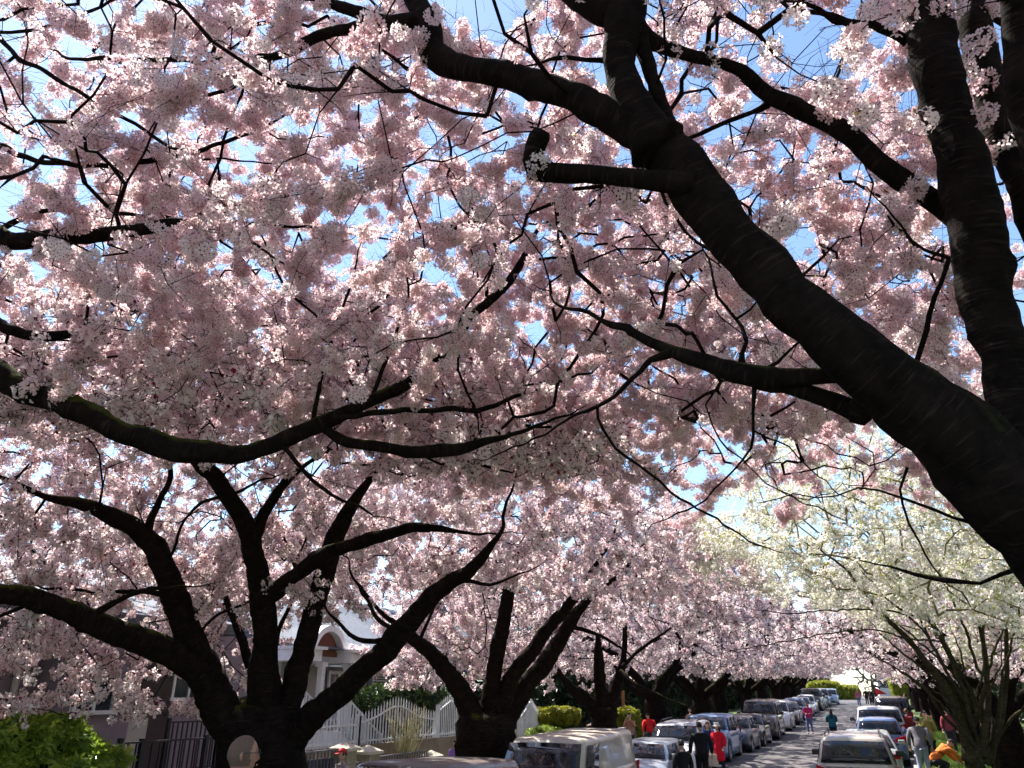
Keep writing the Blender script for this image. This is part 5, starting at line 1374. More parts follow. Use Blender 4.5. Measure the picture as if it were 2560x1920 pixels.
# ------------------------------------------------------------------ cars
M_CGLASS = flat("car_glass", (0.008, 0.009, 0.012), 0.03, spec=0.5)
M_TYRE = flat("tyre_rubber", (0.018, 0.018, 0.018), 0.85)
M_RIM = flat("alloy_rim", (0.45, 0.45, 0.47), 0.3, metallic=0.8)
M_TRIM = flat("black_trim", (0.015, 0.015, 0.016), 0.5)
M_CHROME = flat("chrome_trim", (0.6, 0.6, 0.62), 0.15, metallic=1.0)
M_HEAD = flat("headlight_lens", (0.55, 0.57, 0.60), 0.08, spec=0.9)
M_TAIL = flat("tail_light_lens", (0.36, 0.008, 0.012), 0.12, spec=0.9)
M_PLATE = flat("plate_white", (0.55, 0.56, 0.62), 0.5)
def paint(c, metal=0.25, dust=.45, dustc=(.40, .33, .27)):
    """car paint with pollen dust and stuck petals on the faces that look up"""
    m, nt, out = new_mat("car_paint")
    tc = N(nt, "ShaderNodeTexCoord"); geo = N(nt, "ShaderNodeNewGeometry"); sp = N(nt, "ShaderNodeSeparateXYZ")
    nt.links.new(geo.outputs['Normal'], sp.inputs[0])
    up = ramp(nt, sp.outputs['Z'], [(.80, (0, 0, 0)), (.97, (1, 1, 1))])
    n1 = N(nt, "ShaderNodeTexNoise"); n1.inputs['Scale'].default_value = 3.5; n1.inputs['Detail'].default_value = 8; nt.links.new(tc.outputs['Object'], n1.inputs['Vector'])
    f1 = ramp(nt, n1.outputs['Fac'], [(.3, (dust * .5,) * 3), (.7, (dust,) * 3)])
    mm = N(nt, "ShaderNodeMix"); mm.data_type = 'RGBA'; mm.blend_type = 'MULTIPLY'; mm.inputs[0].default_value = 1
    nt.links.new(up, mm.inputs[6]); nt.links.new(f1, mm.inputs[7])
    mx = N(nt, "ShaderNodeMix"); mx.data_type = 'RGBA'; nt.links.new(mm.outputs[2], mx.inputs[0])
    mx.inputs[6].default_value = tuple(c) + (1,); mx.inputs[7].default_value = tuple(dustc) + (1,)
    p = N(nt, "ShaderNodeBsdfPrincipled"); p.inputs['Metallic'].default_value = metal; p.inputs['Coat Roughness'].default_value = .06
    nt.links.new(mx.outputs[2], p.inputs['Base Color'])
    ro = N(nt, "ShaderNodeMapRange"); ro.inputs[3].default_value = .32; ro.inputs[4].default_value = .8; nt.links.new(mm.outputs[2], ro.inputs[0]); nt.links.new(ro.outputs[0], p.inputs['Roughness'])
    co = N(nt, "ShaderNodeMapRange"); co.inputs[3].default_value = 1.0; co.inputs[4].default_value = .0; nt.links.new(mm.outputs[2], co.inputs[0]); nt.links.new(co.outputs[0], p.inputs['Coat Weight'])
    nt.links.new(p.outputs[0], out.inputs[0])
    return m

KINDS = {
 # L, W, H, wheelbase, wheel r, body top profile (front->rear, fraction of L from the middle), glasshouse: yf0 yf1 yr1 yr0 (fractions), belt z, roof half width factor
 'sedan': dict(L=4.6, W=1.80, H=1.45, wb=2.7, rw=.32, prof=[(.5, .50), (.488, .64), (.45, .74), (.36, .83), (.17, .95), (0, .96), (-.30, .98), (-.42, 1.04), (-.475, 1.0), (-.5, .72)], gh=(.20, .03, -.24, -.41), belt=.93, wt=.70),
 'hatch': dict(L=4.05, W=1.75, H=1.50, wb=2.55, rw=.31, prof=[(.5, .52), (.485, .68), (.44, .78), (.35, .87), (.20, .97), (0, .98), (-.40, 1.0), (-.475, .98), (-.5, .70)], gh=(.24, .07, -.40, -.475), belt=.95, wt=.72),
 'suv': dict(L=4.65, W=1.87, H=1.70, wb=2.70, rw=.36, prof=[(.5, .60), (.488, .80), (.455, .95), (.36, 1.02), (.22, 1.08), (0, 1.08), (-.42, 1.08), (-.485, 1.06), (-.5, .75)], gh=(.235, .10, -.42, -.485), belt=1.05, wt=.76),
 'big': dict(L=5.2, W=2.02, H=1.93, wb=3.0, rw=.41, prof=[(.5, .70), (.492, 1.0), (.47, 1.15), (.38, 1.20), (.22, 1.24), (0, 1.24), (-.44, 1.24), (-.49, 1.2), (-.5, .8)], gh=(.235, .12, -.45, -.49), belt=1.20, wt=.80),
 'van': dict(L=5.3, W=1.98, H=2.02, wb=3.2, rw=.37, prof=[(.5, .62), (.492, .88), (.46, 1.02), (.37, 1.14), (.30, 1.18), (0, 1.2), (-.47, 1.2), (-.492, 1.15), (-.5, .7)], gh=(.345, .245, -.485, -.498), belt=1.12, wt=.86),
}
def make_car(label, kind, color, loc_front, facing, group, metal=.25, rails=False, grille='bar', glass_side=True, roof_mat=None, name="parked_car", cat="car", rear_wiper=True, stripe=False, x=-6.0, s=1.0, **kw):
    K = dict(KINDS[kind]); K.update(kw)
    L_, W_, H_ = K['L'], K['W'], K['H']; hw0 = W_ / 2; wb = K['wb'] / 2; rw = K['rw']; mat = paint(color, metal, K.get('dust', .4), K.get('dustc', (.40, .33, .27)))
    prof = K['prof'][::-1]; ysn = [p[0] * L_ for p in prof]; zsn = [p[1] for p in prof]
    cy = loc_front + (L_ / 2 if facing < 0 else L_ / 2)
    # facing -1: nose towards the viewer; loc_front is the nearer end in either case
    z0 = g(cy); sl = math.atan2(g(cy + 1.5) - g(cy - 1.5), 3.0)
    root = empty(name, (x, cy, z0)); root.rotation_euler = (sl if facing > 0 else -sl, 0, 0 if facing > 0 else math.pi)
    root.scale = (s, s, s)
    tag(root, label, cat, group)
    n = 64; vs, fs = [], []
    # body shell
    ring = 9
    st = sorted(set([-L_ / 2 + L_ * i / n for i in range(n + 1)] + [L_ / 2 - .015, L_ / 2 - .04, -L_ / 2 + .015, -L_ / 2 + .04]))
    def hw(y): 
        e = abs(2 * y / L_); return hw0 * (1 - .10 * e ** 4 - .10 * max(0, (e - .93) / .07) ** 2)
    def zt(y): return float(np.interp(y, ysn, zsn))
    def zbm(y):
        z = .20 + .12 * max(0, (abs(2 * y / L_) - .85) / .15)
        for c in (wb, -wb):
            R = rw + .075; d = abs(y - c)
            if d < R: z = max(z, rw + math.sqrt(R * R - d * d))
        return z
    for y in st:
        h, b, t = hw(y), zbm(y), zt(y); b = min(b, t - .12)
        cr = .05 if y > 0 else .03
        pr = [(0, b), (h - .16, b), (h - .012, b + .01), (h, b + .3 * (t - b)), (h * .995, b + .62 * (t - b)), (h * .965, t - .07), (h * .90, t - .01), (h * .55, t + cr * .8), (0, t + cr)]
        for px, pz in pr: vs.append((px, y, pz))
        for px, pz in pr[1:-1][::-1]: vs.append((-px, y, pz))
    R_ = 2 * ring - 2
    for i in range(len(st) - 1):
        for k in range(R_):
            fs.append((i * R_ + k, i * R_ + (k + 1) % R_, (i + 1) * R_ + (k + 1) % R_, (i + 1) * R_ + k))
    fs.append(tuple(range(R_))); fs.append(tuple((len(st) - 1) * R_ + k for k in reversed(range(R_))))
    M = MB(); M.add(vs, fs); body = M.build("body", mat, root, True)
    # glasshouse
    f0, f1, r1, r0 = [v * L_ for v in K['gh']]; belt = K['belt']; wt = hw0 * K['wt']; wbt = hw0 * .93
    def cabin(t):
        # t 0..1 from belt to roof edge; then dome
        y_f = f0 + (f1 - f0) * t; y_r = r0 + (r1 - r0) * t; w = wbt + (wt - wbt) * t ** 1.2; return y_f, y_r, w
    vs, fs = [], []; lv = [(0, 0, 0), (.3, 0, 0), (.6, 0, 0), (.85, 0, 0), (.95, .0, .0), (1.0, .03, .0), (1.0, .10, .02), (1.0, .3, .035), (1.0, .6, .05)]
    nn = 40
    for t, ins, dz in lv:
        yf, yr, w = cabin(min(t, .97)); z = belt + (H_ - .05 - belt) * t + dz
        yf -= ins * 1.2; yr += ins * 1.0; w_ = w - ins * .9 if ins < .5 else w * .35
        if ins > .5: yf, yr = f1 - .7, r1 + .7
        cyy, hl = (yf + yr) / 2, (yf - yr) / 2
        for k in range(nn):
            a = 6.2832 * k / nn; ca, sa = math.cos(a), math.sin(a); ex = .22
            bow = 1 - .05 * abs(ca) ** 2
            vs.append((w_ * math.copysign(abs(ca) ** ex, ca), cyy + hl * math.copysign(abs(sa) ** ex, sa) + (0.05 if sa > 0 else -.04) * (1 - ca * ca) * (1 if ins < .5 else 0), z))
    for i in range(len(lv) - 1):
        for k in range(nn): fs.append((i * nn + k, i * nn + (k + 1) % nn, (i + 1) * nn + (k + 1) % nn, (i + 1) * nn + k))
    fs.append(tuple((len(lv) - 1) * nn + k for k in range(nn)))
    M = MB(); M.add(vs, fs); M.build("roof", roof_mat or mat, root, True)
    zr = H_ - .05
    def pane(name, pts, nx=6, push=(0, .05, 0), bow=.0):
        a, b, c, d = [Vector(p) for p in pts]; V, F_ = [], []
        for j in range(4):
            for i in range(nx + 1):
                u, v = i / nx, j / 3
                p = (a.lerp(b, u)).lerp(d.lerp(c, u), v)
                p = p + Vector(push) * (1 + bow * (1 - (2 * u - 1) ** 2))
                V.append(p)
        for j in range(3):
            for i in range(nx): F_.append((j * (nx + 1) + i, j * (nx + 1) + i + 1, (j + 1) * (nx + 1) + i + 1, (j + 1) * (nx + 1) + i))
        M = MB(); M.add(V, F_); o = M.build(name, M_CGLASS, root, True)
        sd = o.modifiers.new("thickness", 'SOLIDIFY'); sd.thickness = .006
        return o
    def gp(t, front=True):
        yf, yr, w = cabin(t); return (yf if front else yr), w, belt + (zr - belt) * t
    y_a, w_a, z_a = gp(.07); y_b, w_b, z_b = gp(.90)
    pane("windscreen", [(-w_a * .93, y_a, z_a), (w_a * .93, y_a, z_a), (w_b * .92, y_b, z_b), (-w_b * .92, y_b, z_b)], push=(0, .028, .012), bow=1.4)
    if K.get('rearglass', True):
        y_a, w_a, z_a = gp(.10, False); y_b, w_b, z_b = gp(.86, False)
        pane("rear_window", [(-w_a * .90, y_a, z_a), (w_a * .90, y_a, z_a), (w_b * .90, y_b, z_b), (-w_b * .90, y_b, z_b)], push=(0, -.028, .012), bow=1.2)
    for sx in (-1, 1):
        spans = [(.03, .36), (.385, .68), (.70, .93)] if kind in ('suv', 'big') else [(.04, .43), (.455, .86)]
        if kind == 'van': spans = [(.02, .22)]
        for u0, u1 in spans:
            pts = []
            for t, u in ((.08, u0), (.08, u1), (.86, u1), (.86, u0)):
                yf, yr, w = cabin(t); pts.append((sx * w, yf + (yr - yf) * (u * .93 + .035), belt + (zr - belt) * t))
            pane("side_window", pts, nx=2, push=(sx * .010, 0, .004))
    # wheels
    tyre = MB(); nseg = 22; prf = [(rw * .62, -.10), (rw * .9, -.11), (rw, -.075), (rw, .075), (rw * .9, .11), (rw * .62, .10)]
    vs, fs = [], []
    for k in range(nseg):
        a = 6.2832 * k / nseg
        for r_, xx in prf: vs.append((xx, math.cos(a) * r_, math.sin(a) * r_))
    m_ = len(prf)
    for k in range(nseg):
        for j in range(m_): fs.append((k * m_ + j, k * m_ + (j + 1) % m_, ((k + 1) % nseg) * m_ + (j + 1) % m_, ((k + 1) % nseg) * m_ + j))
    tyre.add(vs, fs); tm = tyre.mesh("wheel"); tm.materials.append(M_TYRE); tm.shade_smooth()
    rim = MB(); rim.tube([(.03, 0, 0), (.075, 0, 0)], [rw * .16, rw * .12], 10)
    for k in range(5):
        a = 6.2832 * k / 5; d = Vector((0, math.cos(a), math.sin(a)))
        rim.bar(Vector((.07, 0, 0)) + d * rw * .08, Vector((.08, 0, 0)) + d * rw * .62, .05, .03)
    pts_ = [Vector((.085, math.cos(6.2832 * k / 20) * rw * .61, math.sin(6.2832 * k / 20) * rw * .61)) for k in range(21)]
    rim.tube(pts_, .022, 5, False); rim.tube([(.0, 0, 0), (.012, 0, 0)], [rw * .6, rw * .6], 18)
    rm = rim.mesh("rim"); rm.materials.append(M_RIM)
    for sx in (-1, 1):
        for sy in (-1, 1):
            w = bpy.data.objects.new("wheel", tm); COL.objects.link(w); w.parent = root; w.location = (sx * (hw0 - .13), sy * wb, rw)
            r_ = bpy.data.objects.new("rim", rm); COL.objects.link(r_); r_.parent = w; r_.rotation_euler = (0, 0, 0 if sx > 0 else math.pi)
    und = MB(); und.box((0, 0, .42), (W_ - .44, L_ * .9, .3)); und.build("underbody", M_TRIM, root)
    # front
    zf = zt(L_ * .487); yF = L_ / 2
    for sx in (-1, 1):
        a = hw0 * .90; zc = zf - .10
        M = MB(); M.prism([(sx * a * .99, yF - .20, zc + .10), (sx * a * .99, yF - .16, zc - .06), (sx * a * .62, yF - .004, zc - .08), (sx * a * .56, yF - .004, zc + .03), (sx * a * .8, yF - .05, zc + .09)], (0, .035, 0))
        M.build("headlight", M_HEAD, root, bevel=.01)
        # mirrors
        yf, yr, w = cabin(.05)
        M = MB(); M.box((sx * (w + .17), yf - .28 * L_ / 4.5, belt + .08), (.20, .10, .15)); mr = M.build("mirror", M_TRIM if kind in ('van', 'big', 'suv') else mat, root, bevel=.03)
        MB().bar((sx * (w - .02), yf - .28 * L_ / 4.5, belt + .01), (sx * (w + .1), yf - .28 * L_ / 4.5, belt + .04), .05).build("mirror_arm", M_TRIM, mr)
        for hy_ in ((.05, -.19) if kind != 'van' else (.18,)):
            MB().box((sx * (hw0 * .985), hy_ * L_, belt - .12), (.035, .17, .028)).build("door_handle", mat if kind != 'van' else M_TRIM, root)
        # rear lamps
        zr_ = K['prof'][-2][1]
        M = MB()
        if kind in ('suv', 'big', 'hatch', 'van'):
            M.prism([(sx * hw0 * .955, -L_ / 2 + .16, zr_ + .02), (sx * hw0 * .93, -L_ / 2 + .14, zr_ - .22), (sx * hw0 * .58, -L_ / 2 + .02, zr_ - .20), (sx * hw0 * .50, -L_ / 2 + .02, zr_ - .10)], (0, -.05, 0))
        else:
            M.prism([(sx * hw0 * .93, -L_ / 2 + .14, zr_ - .06), (sx * hw0 * .93, -L_ / 2 + .13, zr_ - .21), (sx * hw0 * .55, -L_ / 2 + .015, zr_ - .21), (sx * hw0 * .55, -L_ / 2 + .02, zr_ - .08)], (0, -.05, 0))
        M.build("tail_light", M_TAIL, root, bevel=.01)
    if grille == 'bar':
        MB().box((0, yF - .008, zf - .13), (W_ * .42, .03, .09)).box((0, yF + .004, .42), (W_ * .6, .03, .14)).build("grille", M_TRIM, root)
        MB().box((0, yF + .012, zf - .075), (W_ * .42, .02, .018)).build("grille_trim", M_CHROME, root)
    else:
        MB().box((0, yF - .002, zf - .18), (W_ * .56, .04, .24)).box((0, yF + .004, .45), (W_ * .66, .03, .16)).build("grille", M_TRIM, root)
        for k in range(3): MB().box((0, yF + .03, zf - .09 - k * .08), (W_ * .53, .02, .022)).build("grille_bar", M_CHROME, root)
    MB().box((0, yF + .02, .55), (.30, .012, .15)).build("number_plate", M_PLATE, root)
    MB().box((0, -L_ / 2 - .012, .78), (.31, .012, .155)).build("number_plate", M_PLATE, root)
    MB().box((0, -L_ / 2 - .0, .36), (W_ * .84, .06, .16)).build("rear_bumper", M_TRIM, root, bevel=.02)
    if rails:
        for sx in (-1, 1):
            xr = sx * wt * .86
            MB().tube([(xr, f1 - .35, H_ - .03), (xr, f1 - .45, H_ + .05), (xr, r1 + .25, H_ + .05), (xr, r1 + .12, H_ - .03)], .018, 6).build("roof_rail", M_TRIM, root)
    return root

LG = "cars parked along the left kerb facing the viewer"; RG = "cars parked along the right kerb seen from behind"
make_car("dark car of which only the glossy roof shows at the bottom edge", 'suv', (.02, .02, .024), 7.7, -1, LG, x=-5.75, H=1.67, dust=1.0, dustc=(.10, .065, .05), metal=0)
make_car("beige cargo van with a black windscreen and dusty roof", 'van', (.38, .34, .28), 15.0, -1, LG, metal=0, x=-6.25, dust=.95, H=1.88, name="parked_van", cat="van", rearglass=False)
make_car("small silver blue hatchback squeezed between the beige van and the white car", 'hatch', (.30, .36, .44), 21.4, -1, LG, x=-5.95, H=1.38)
make_car("white station wagon with dark windscreen behind the beige van", 'suv', (.66, .68, .72), 26.0, -1, LG, metal=.05, x=-6.0, H=1.62, rails=True)
make_car("bright blue car just behind the woman in the red coat", 'suv', (.06, .20, .46), 31.2, -1, LG, x=-6.0, H=1.6)
make_car("dark navy hatchback, the one right of the bright blue car", 'hatch', (.015, .02, .05), 36.3, -1, LG, x=-5.85, H=1.46)
make_car("very dark low car nose to tail before the bronze four by four", 'sedan', (.02, .02, .022), 40.6, -1, LG, x=-5.9, L=3.9)
make_car("large bronze grey four by four with a wide chrome grille", 'big', (.085, .070, .065), 45.4, -1, LG, x=-5.95, grille='wide', name="parked_four_by_four")
make_car("white crossover with black bumper behind the bronze four by four", 'suv', (.68, .70, .73), 52.0, -1, LG, metal=.05, x=-5.9)
make_car("dark maroon car behind the woman in pink", 'sedan', (.05, .02, .025), 57.8, -1, LG, x=-5.9)
make_car("mid blue car right of the woman in pink", 'hatch', (.07, .13, .30), 63.2, -1, LG, x=-5.9)
make_car("pale blue white car, first of the light pair half way up", 'sedan', (.50, .56, .64), 68.2, -1, LG, x=-5.9)
make_car("white car, second of the light pair half way up", 'hatch', (.66, .68, .72), 73.6, -1, LG, x=-5.9)
make_car("black four by four with a glinting headlight near the hilltop", 'big', (.02, .02, .024), 79, -1, LG, x=-5.9, name="parked_four_by_four")
make_car("dark grey car beside the black four by four near the hilltop", 'sedan', (.06, .07, .09), 85.5, -1, LG, x=-5.9)
make_car("tall blue grey car near the hilltop with roof above its neighbours", 'suv', (.16, .20, .28), 91.5, -1, LG, x=-5.9, H=1.8)
make_car("light blue car at the hilltop, last of the left row", 'suv', (.36, .46, .62), 98, -1, LG, x=-5.4)

make_car("silver car whose pale roof just shows at the bottom edge", 'sedan', (.52, .52, .52), 13.7, 1, RG, x=-.75, H=1.40)
make_car("silver four by four with roof rails and big red tail lights", 'suv', (.44, .40, .37), 21.2, 1, RG, x=-.45, rails=True, name="parked_four_by_four")
make_car("pale green grey sedan directly ahead of the silver four by four", 'sedan', (.38, .44, .42), 26.8, 1, RG, x=-.2)
make_car("small blue hatchback parked ahead of the pale sedan", 'hatch', (.10, .17, .36), 32.3, 1, RG, x=.1, H=1.56)
make_car("white four by four standing above the blue hatchback", 'big', (.60, .62, .66), 37.2, 1, RG, x=.12, H=1.85, name="parked_four_by_four")
make_car("black four by four at the far end of the right row", 'big', (.015, .015, .017), 50.5, 1, RG, x=.72, H=1.98, name="parked_four_by_four")
make_car("dark car ahead of the black four by four", 'suv', (.03, .035, .045), 57, 1, RG, x=.8)
make_car("dark grey sedan far up the right row", 'sedan', (.07, .07, .08), 63, 1, RG, x=.8)
# ------------------------------------------------------------------ people
M_SKIN = flat("skin_light", (.52, .32, .23), .55, var=.04)
M_SKIN2 = flat("skin_tan", (.40, .23, .15), .55, var=.04)
M_EYE = flat("eye_dark", (.02, .015, .012), .3)
M_LIP = flat("lip", (.36, .13, .11), .5)

def skin_mesh(J, E, name="person", sub=1):
    """J: list of (pos, radius); E: edges. One continuous skinned surface as (verts, faces)."""
    me = bpy.data.meshes.new(name); me.from_pydata([tuple(p) for p, r in J], E, [])
    o = bpy.data.objects.new(name, me); COL.objects.link(o)
    md = o.modifiers.new("skin", 'SKIN'); md.use_smooth_shade = True; md.branch_smoothing = .6
    sv = me.skin_vertices[0].data
    for i, (p, r) in enumerate(J):
        rr_ = r if isinstance(r, (tuple, list)) else (r, r)
        sv[i].radius = rr_; sv[i].use_root = (i == 0)
    if sub:
        s = o.modifiers.new("sub", 'SUBSURF'); s.levels = sub; s.render_levels = sub
    dg = bpy.context.evaluated_depsgraph_get(); ev = o.evaluated_get(dg); m2 = ev.to_mesh()
    vs = [v.co.copy() for v in m2.vertices]; fs = [tuple(p.vertices) for p in m2.polygons]
    ev.to_mesh_clear(); bpy.data.objects.remove(o); bpy.data.meshes.remove(me)
    return vs, fs

def rot_about(p, c, M): return c + M @ (p - c)

def person(label, px, Y, h, face_deg, top, legs, skin=None, hair=(.02, .015, .012), X=None, coat_len=.0, coat=(.5, .02, .02), trousers=(.03, .04, .08), pose='stand',
           hat=None, longhair=False, lean=0.0, arms='down', step=0.0, shoe=(.03, .03, .03), bald=False, group=None, detail=False, z=None, wide=1.0):
    """top, legs: colours. Local forward is +Y."""
    if X is None:
        zt_ = (z if z is not None else g(Y) + .1) + h * (.9 if pose == 'stand' else .6)
        X = -(Y * math.tan(rad(21.5)))
        for _ in range(6):     # where the sight line at px meets this height at distance Y
            v = Vector((X, Y, zt_ - CAM_H)); d_ = v.dot(_F); u_ = 1280 + F_PX * v.dot(_R) / d_
            X += (px - u_) * d_ / F_PX / math.cos(YAW)
    z = (g(Y) + (.12 if (X > ROADR or X < ROADL) else .05 * (1 - ((X + 3.3) / 4.1) ** 2))) if z is None else z
    root = empty("person", (X, Y, z), rad(face_deg)); tag(root, label, "person", group)
    root.scale = (h, h, h)
    V = Vector; seated = pose == 'sit'; crouch = pose == 'crouch'
    hipz = .52 if not seated else .26
    if crouch: hipz = .30
    pel = V((0, 0, hipz + .01)); che = pel + V((0, 0, .19)); nec = pel + V((0, 0, .30))
    Ml = Matrix.Rotation(rad(-lean), 3, 'X')
    def tr(p): return rot_about(p, pel, Ml)
    sh = [tr(pel + V((s * .105 * wide, 0, .275))) for s in (-1, 1)]
    head = tr(pel + V((0, .012, .398))); neck = tr(nec); neck2 = tr(nec + V((0, .004, .035)))
    if arms == 'down':
        elb = [tr(pel + V((s * .14 * wide, -.015, .12))) for s in (-1, 1)]; wri = [tr(pel + V((s * .145 * wide, .035, -.02))) for s in (-1, 1)]
    elif arms == 'phone':
        elb = [tr(pel + V((s * .13, .06, .15))) for s in (-1, 1)]; wri = [tr(pel + V((s * .045, .17, .33))) for s in (-1, 1)]
    elif arms == 'front':
        elb = [tr(pel + V((s * .14, .02, .13))) for s in (-1, 1)]; wri = [tr(pel + V((s * .06, .14, .10))) for s in (-1, 1)]
    elif arms == 'reach':
        elb = [sh[k] + V((s * .02, .10, -.11)) for k, s in enumerate((-1, 1))]; wri = [sh[k] + V((-s * .02, .20, -.22)) for k, s in enumerate((-1, 1))]
    elif arms == 'bag':
        elb = [tr(pel + V((s * .14, .0, .12))) for s in (-1, 1)]; wri = [tr(pel + V((-.13, .07, .03))), tr(pel + V((.15, .03, -.02)))]
    hip = [pel + V((s * .05, 0, -.02)) for s in (-1, 1)]
    if seated:
        kne = [V((s * .06, .25, hipz)) for s in (-1, 1)]; ank = [V((s * .06, .26, .045)) for s in (-1, 1)]
    elif crouch:
        kne = [V((s * .08, .20, .24)) for s in (-1, 1)]; ank = [V((s * .07, .03, .04)) for s in (-1, 1)]
    else:
        kne = [V((s * .055, s * step * .45 + .015, .285)) for s in (-1, 1)]; ank = [V((s * .055, s * step - .01 - .02 * (step > 0), .045)) for s in (-1, 1)]
    toe = [a + V((0, .075, -.022)) for a in ank]
    sk = skin or M_SKIN
    # body: pelvis root, spine, head stem, arms, legs
    che2 = tr(che)
    J = [(pel, (.060, .042)), (che2, (.062, .042)), (neck, (.033, .034)), (neck2, (.030, .032))]; E = [(0, 1), (1, 2), (2, 3)]
    for k in (0, 1):
        b = len(J); J += [(sh[k] - V((0, 0, .012)), .030), (elb[k], .023), (wri[k], .016), (wri[k] + (wri[k] - elb[k]).normalized() * .025, .018)]; E += [(2 if False else 1, b), (b, b + 1), (b + 1, b + 2), (b + 2, b + 3)]
    for k in (0, 1):
        b = len(J); J += [(hip[k], .052), (kne[k], .036), (ank[k], .022), (toe[k], .02)]; E += [(0, b), (b, b + 1), (b + 1, b + 2), (b + 2, b + 3)]
    vs, fs = skin_mesh(J, E)
    B = MB(); B.add(vs, fs, 0)
    # fingers: four and a thumb on each hand
    for k, s in enumerate((-1, 1)):
        d = (wri[k] - elb[k]).normalized(); side = d.cross(V((0, 1, 0.2))).normalized(); nrm = side.cross(d)
        pb = wri[k] + d * .035
        for f_, (o_, l_) in enumerate(((-.013, .036), (-.0045, .042), (.0045, .040), (.012, .032))):
            a = pb + side * o_ + d * .008; B.tube([a - d * .012, a + d * l_ * .5, a + d * l_ * .85 + nrm * l_ * .35], [.0056, .005, .0038], 5)
        a = pb - side * .014 * s - d * .018; B.tube([a, a + (d * .6 - side * s * .8).normalized() * .018, a + (d * .9 - side * s * .35).normalized() * .034], [.0062, .0055, .0042], 5)
    # head
    bm = bmesh.new(); bmesh.ops.create_uvsphere(bm, u_segments=44 if bald else 20, v_segments=32 if bald else 14, radius=1); Mh = Ml if lean < 60 else Matrix.Rotation(rad(-lean * .6), 3, 'X')
    hv = []
    for v in bm.verts:
        p = v.co.copy(); x, y, zz = p
        sx = .043 * (1 - .20 * max(0, -zz) ** 1.2); sy = .053 * (1 - .12 * max(0, -zz)); sz = .063
        q_ = V((x * sx, y * sy, zz * sz))
        if y > .55:   # face: flatter, brow, nose, chin
            q_.y *= .93
            if abs(x) < .2 and -.35 < zz < .12: q_.y += .010 * (1 - abs(x) / .2) * (1 - abs(zz + .2) / .35)
            if .12 < abs(x) < .5 and -.02 < zz < .22: q_.y -= .004
            if zz < -.55: q_.y += .004
        if y < -.2 and zz > -.2: q_.y *= 1.06
        hv.append(head + Mh @ q_)
    hf = [tuple(v.index for v in f.verts) for f in bm.faces]; bm.free()
    if bald:
        up_ = (Mh @ V((0, 0, 1))); fw_ = (Mh @ V((0, 1, 0)))
        side_f = []
        for f_ in hf:
            c_ = sum((hv[i] for i in f_), V((0, 0, 0))) / len(f_) - head
            side_f.append(3 if (c_.dot(fw_) < .024 + .35 * max(0, c_.dot(up_) - .02) and c_.dot(up_) > -.034 - .4 * min(0, c_.dot(fw_) + .02) * 0) else 0)
        b_ = len(B.v); B.v += [tuple(v) for v in hv]; B.f += [tuple(i + b_ for i in f_) for f_ in hf]; B.m += side_f
    else: B.add(hv, hf, 0)
    for s in (-1, 1):
        # ears and eyes
        e = head + Mh @ V((s * .043, -.004, -.004))
        B.tube([e + Mh @ V((0, 0, .014)), e + Mh @ V((s * .006, -.005, .006)), e + Mh @ V((s * .005, -.004, -.006)), e + Mh @ V((0, 0, -.014))], [.004, .006, .0055, .003], 5, mi=0)
        e = head + Mh @ V((s * .016, .0475, .006)); B.tube([e, e + Mh @ V((0, .002, 0))], [.0045, .003], 6, mi=1)
        e = head + Mh @ V((s * .016, .049, .0165)); B.bar(e - Mh @ V((.008, 0, 0)), e + Mh @ V((.008, 0, 0)), .0022, mi=1)
    e = head + Mh @ V((0, .0485, -.034)); B.bar(e - Mh @ V((.011, 0, 0)), e + Mh @ V((.011, 0, 0)), .004, mi=2)
    B.build("body", [sk, M_EYE, M_LIP] + ([mat_noise("cropped_grey_hair", (.17, .095, .065), (.11, .075, .055), 260, .9, .4)] if bald else []), root, True)
    # coat / top
    cm = flat("cloth", top, .85, spec=.2)
    J = [(tr(che), (.118, .082)), (tr(pel + V((0, 0, .09))), (.108, .080)), (pel + V((0, 0, .01)), (.112, .086)), (pel + V((0, 0, -.07)), (.118, .090)), (tr(pel + V((0, 0, .255))), (.088, .066)), (tr(nec + V((0, 0, .012))), (.046, .046))]
    E = [(0, 1), (1, 2), (2, 3), (0, 4), (4, 5)]
    for k in (0, 1):
        b = len(J); J += [(sh[k] + V((0, 0, -.010)), .052), (elb[k], .038), (wri[k] - (wri[k] - elb[k]) * .08, .032)]; E += [(4, b), (b, b + 1), (b + 1, b + 2)]
    if coat_len > 0:
        b = len(J); J += [(pel + V((0, 0, -.10 - coat_len * .5)), (.120, .094)), (pel + V((0, 0, -.10 - coat_len)), (.128, .10))]; E += [(3, b), (b, b + 1)]
    vs, fs = skin_mesh(J, E, "coat"); MB().add(vs, fs).build("coat" if coat_len else "top", cm, root, True)
    lm = flat("cloth", legs, .85, spec=.2)
    J = [(pel + V((0, 0, .03)), (.100, .074) if not coat_len else (.07, .05))]; E = []
    for k in (0, 1):
        b = len(J); J += [(hip[k] + V((0, 0, -.02)) if not seated else hip[k], .064), (kne[k], .046), (ank[k] + V((0, 0, .012)), .033)]; E += [(0, b), (b, b + 1), (b + 1, b + 2)]
    vs, fs = skin_mesh(J, E, "trousers"); MB().add(vs, fs).build("trousers", lm, root, True)
    for k in (0, 1):
        a = ank[k]; vs, fs = skin_mesh([(a + V((0, -.018, -.012)), (.03, .026)), (a + V((0, .03, -.018)), (.032, .022)), (a + V((0, .085, -.024)), (.028, .017))], [(0, 1), (1, 2)])
        MB().add(vs, fs).build("shoe", flat("shoe_leather", shoe, .6), root, True)
    hm = flat("hair", hair, .7, spec=.3)
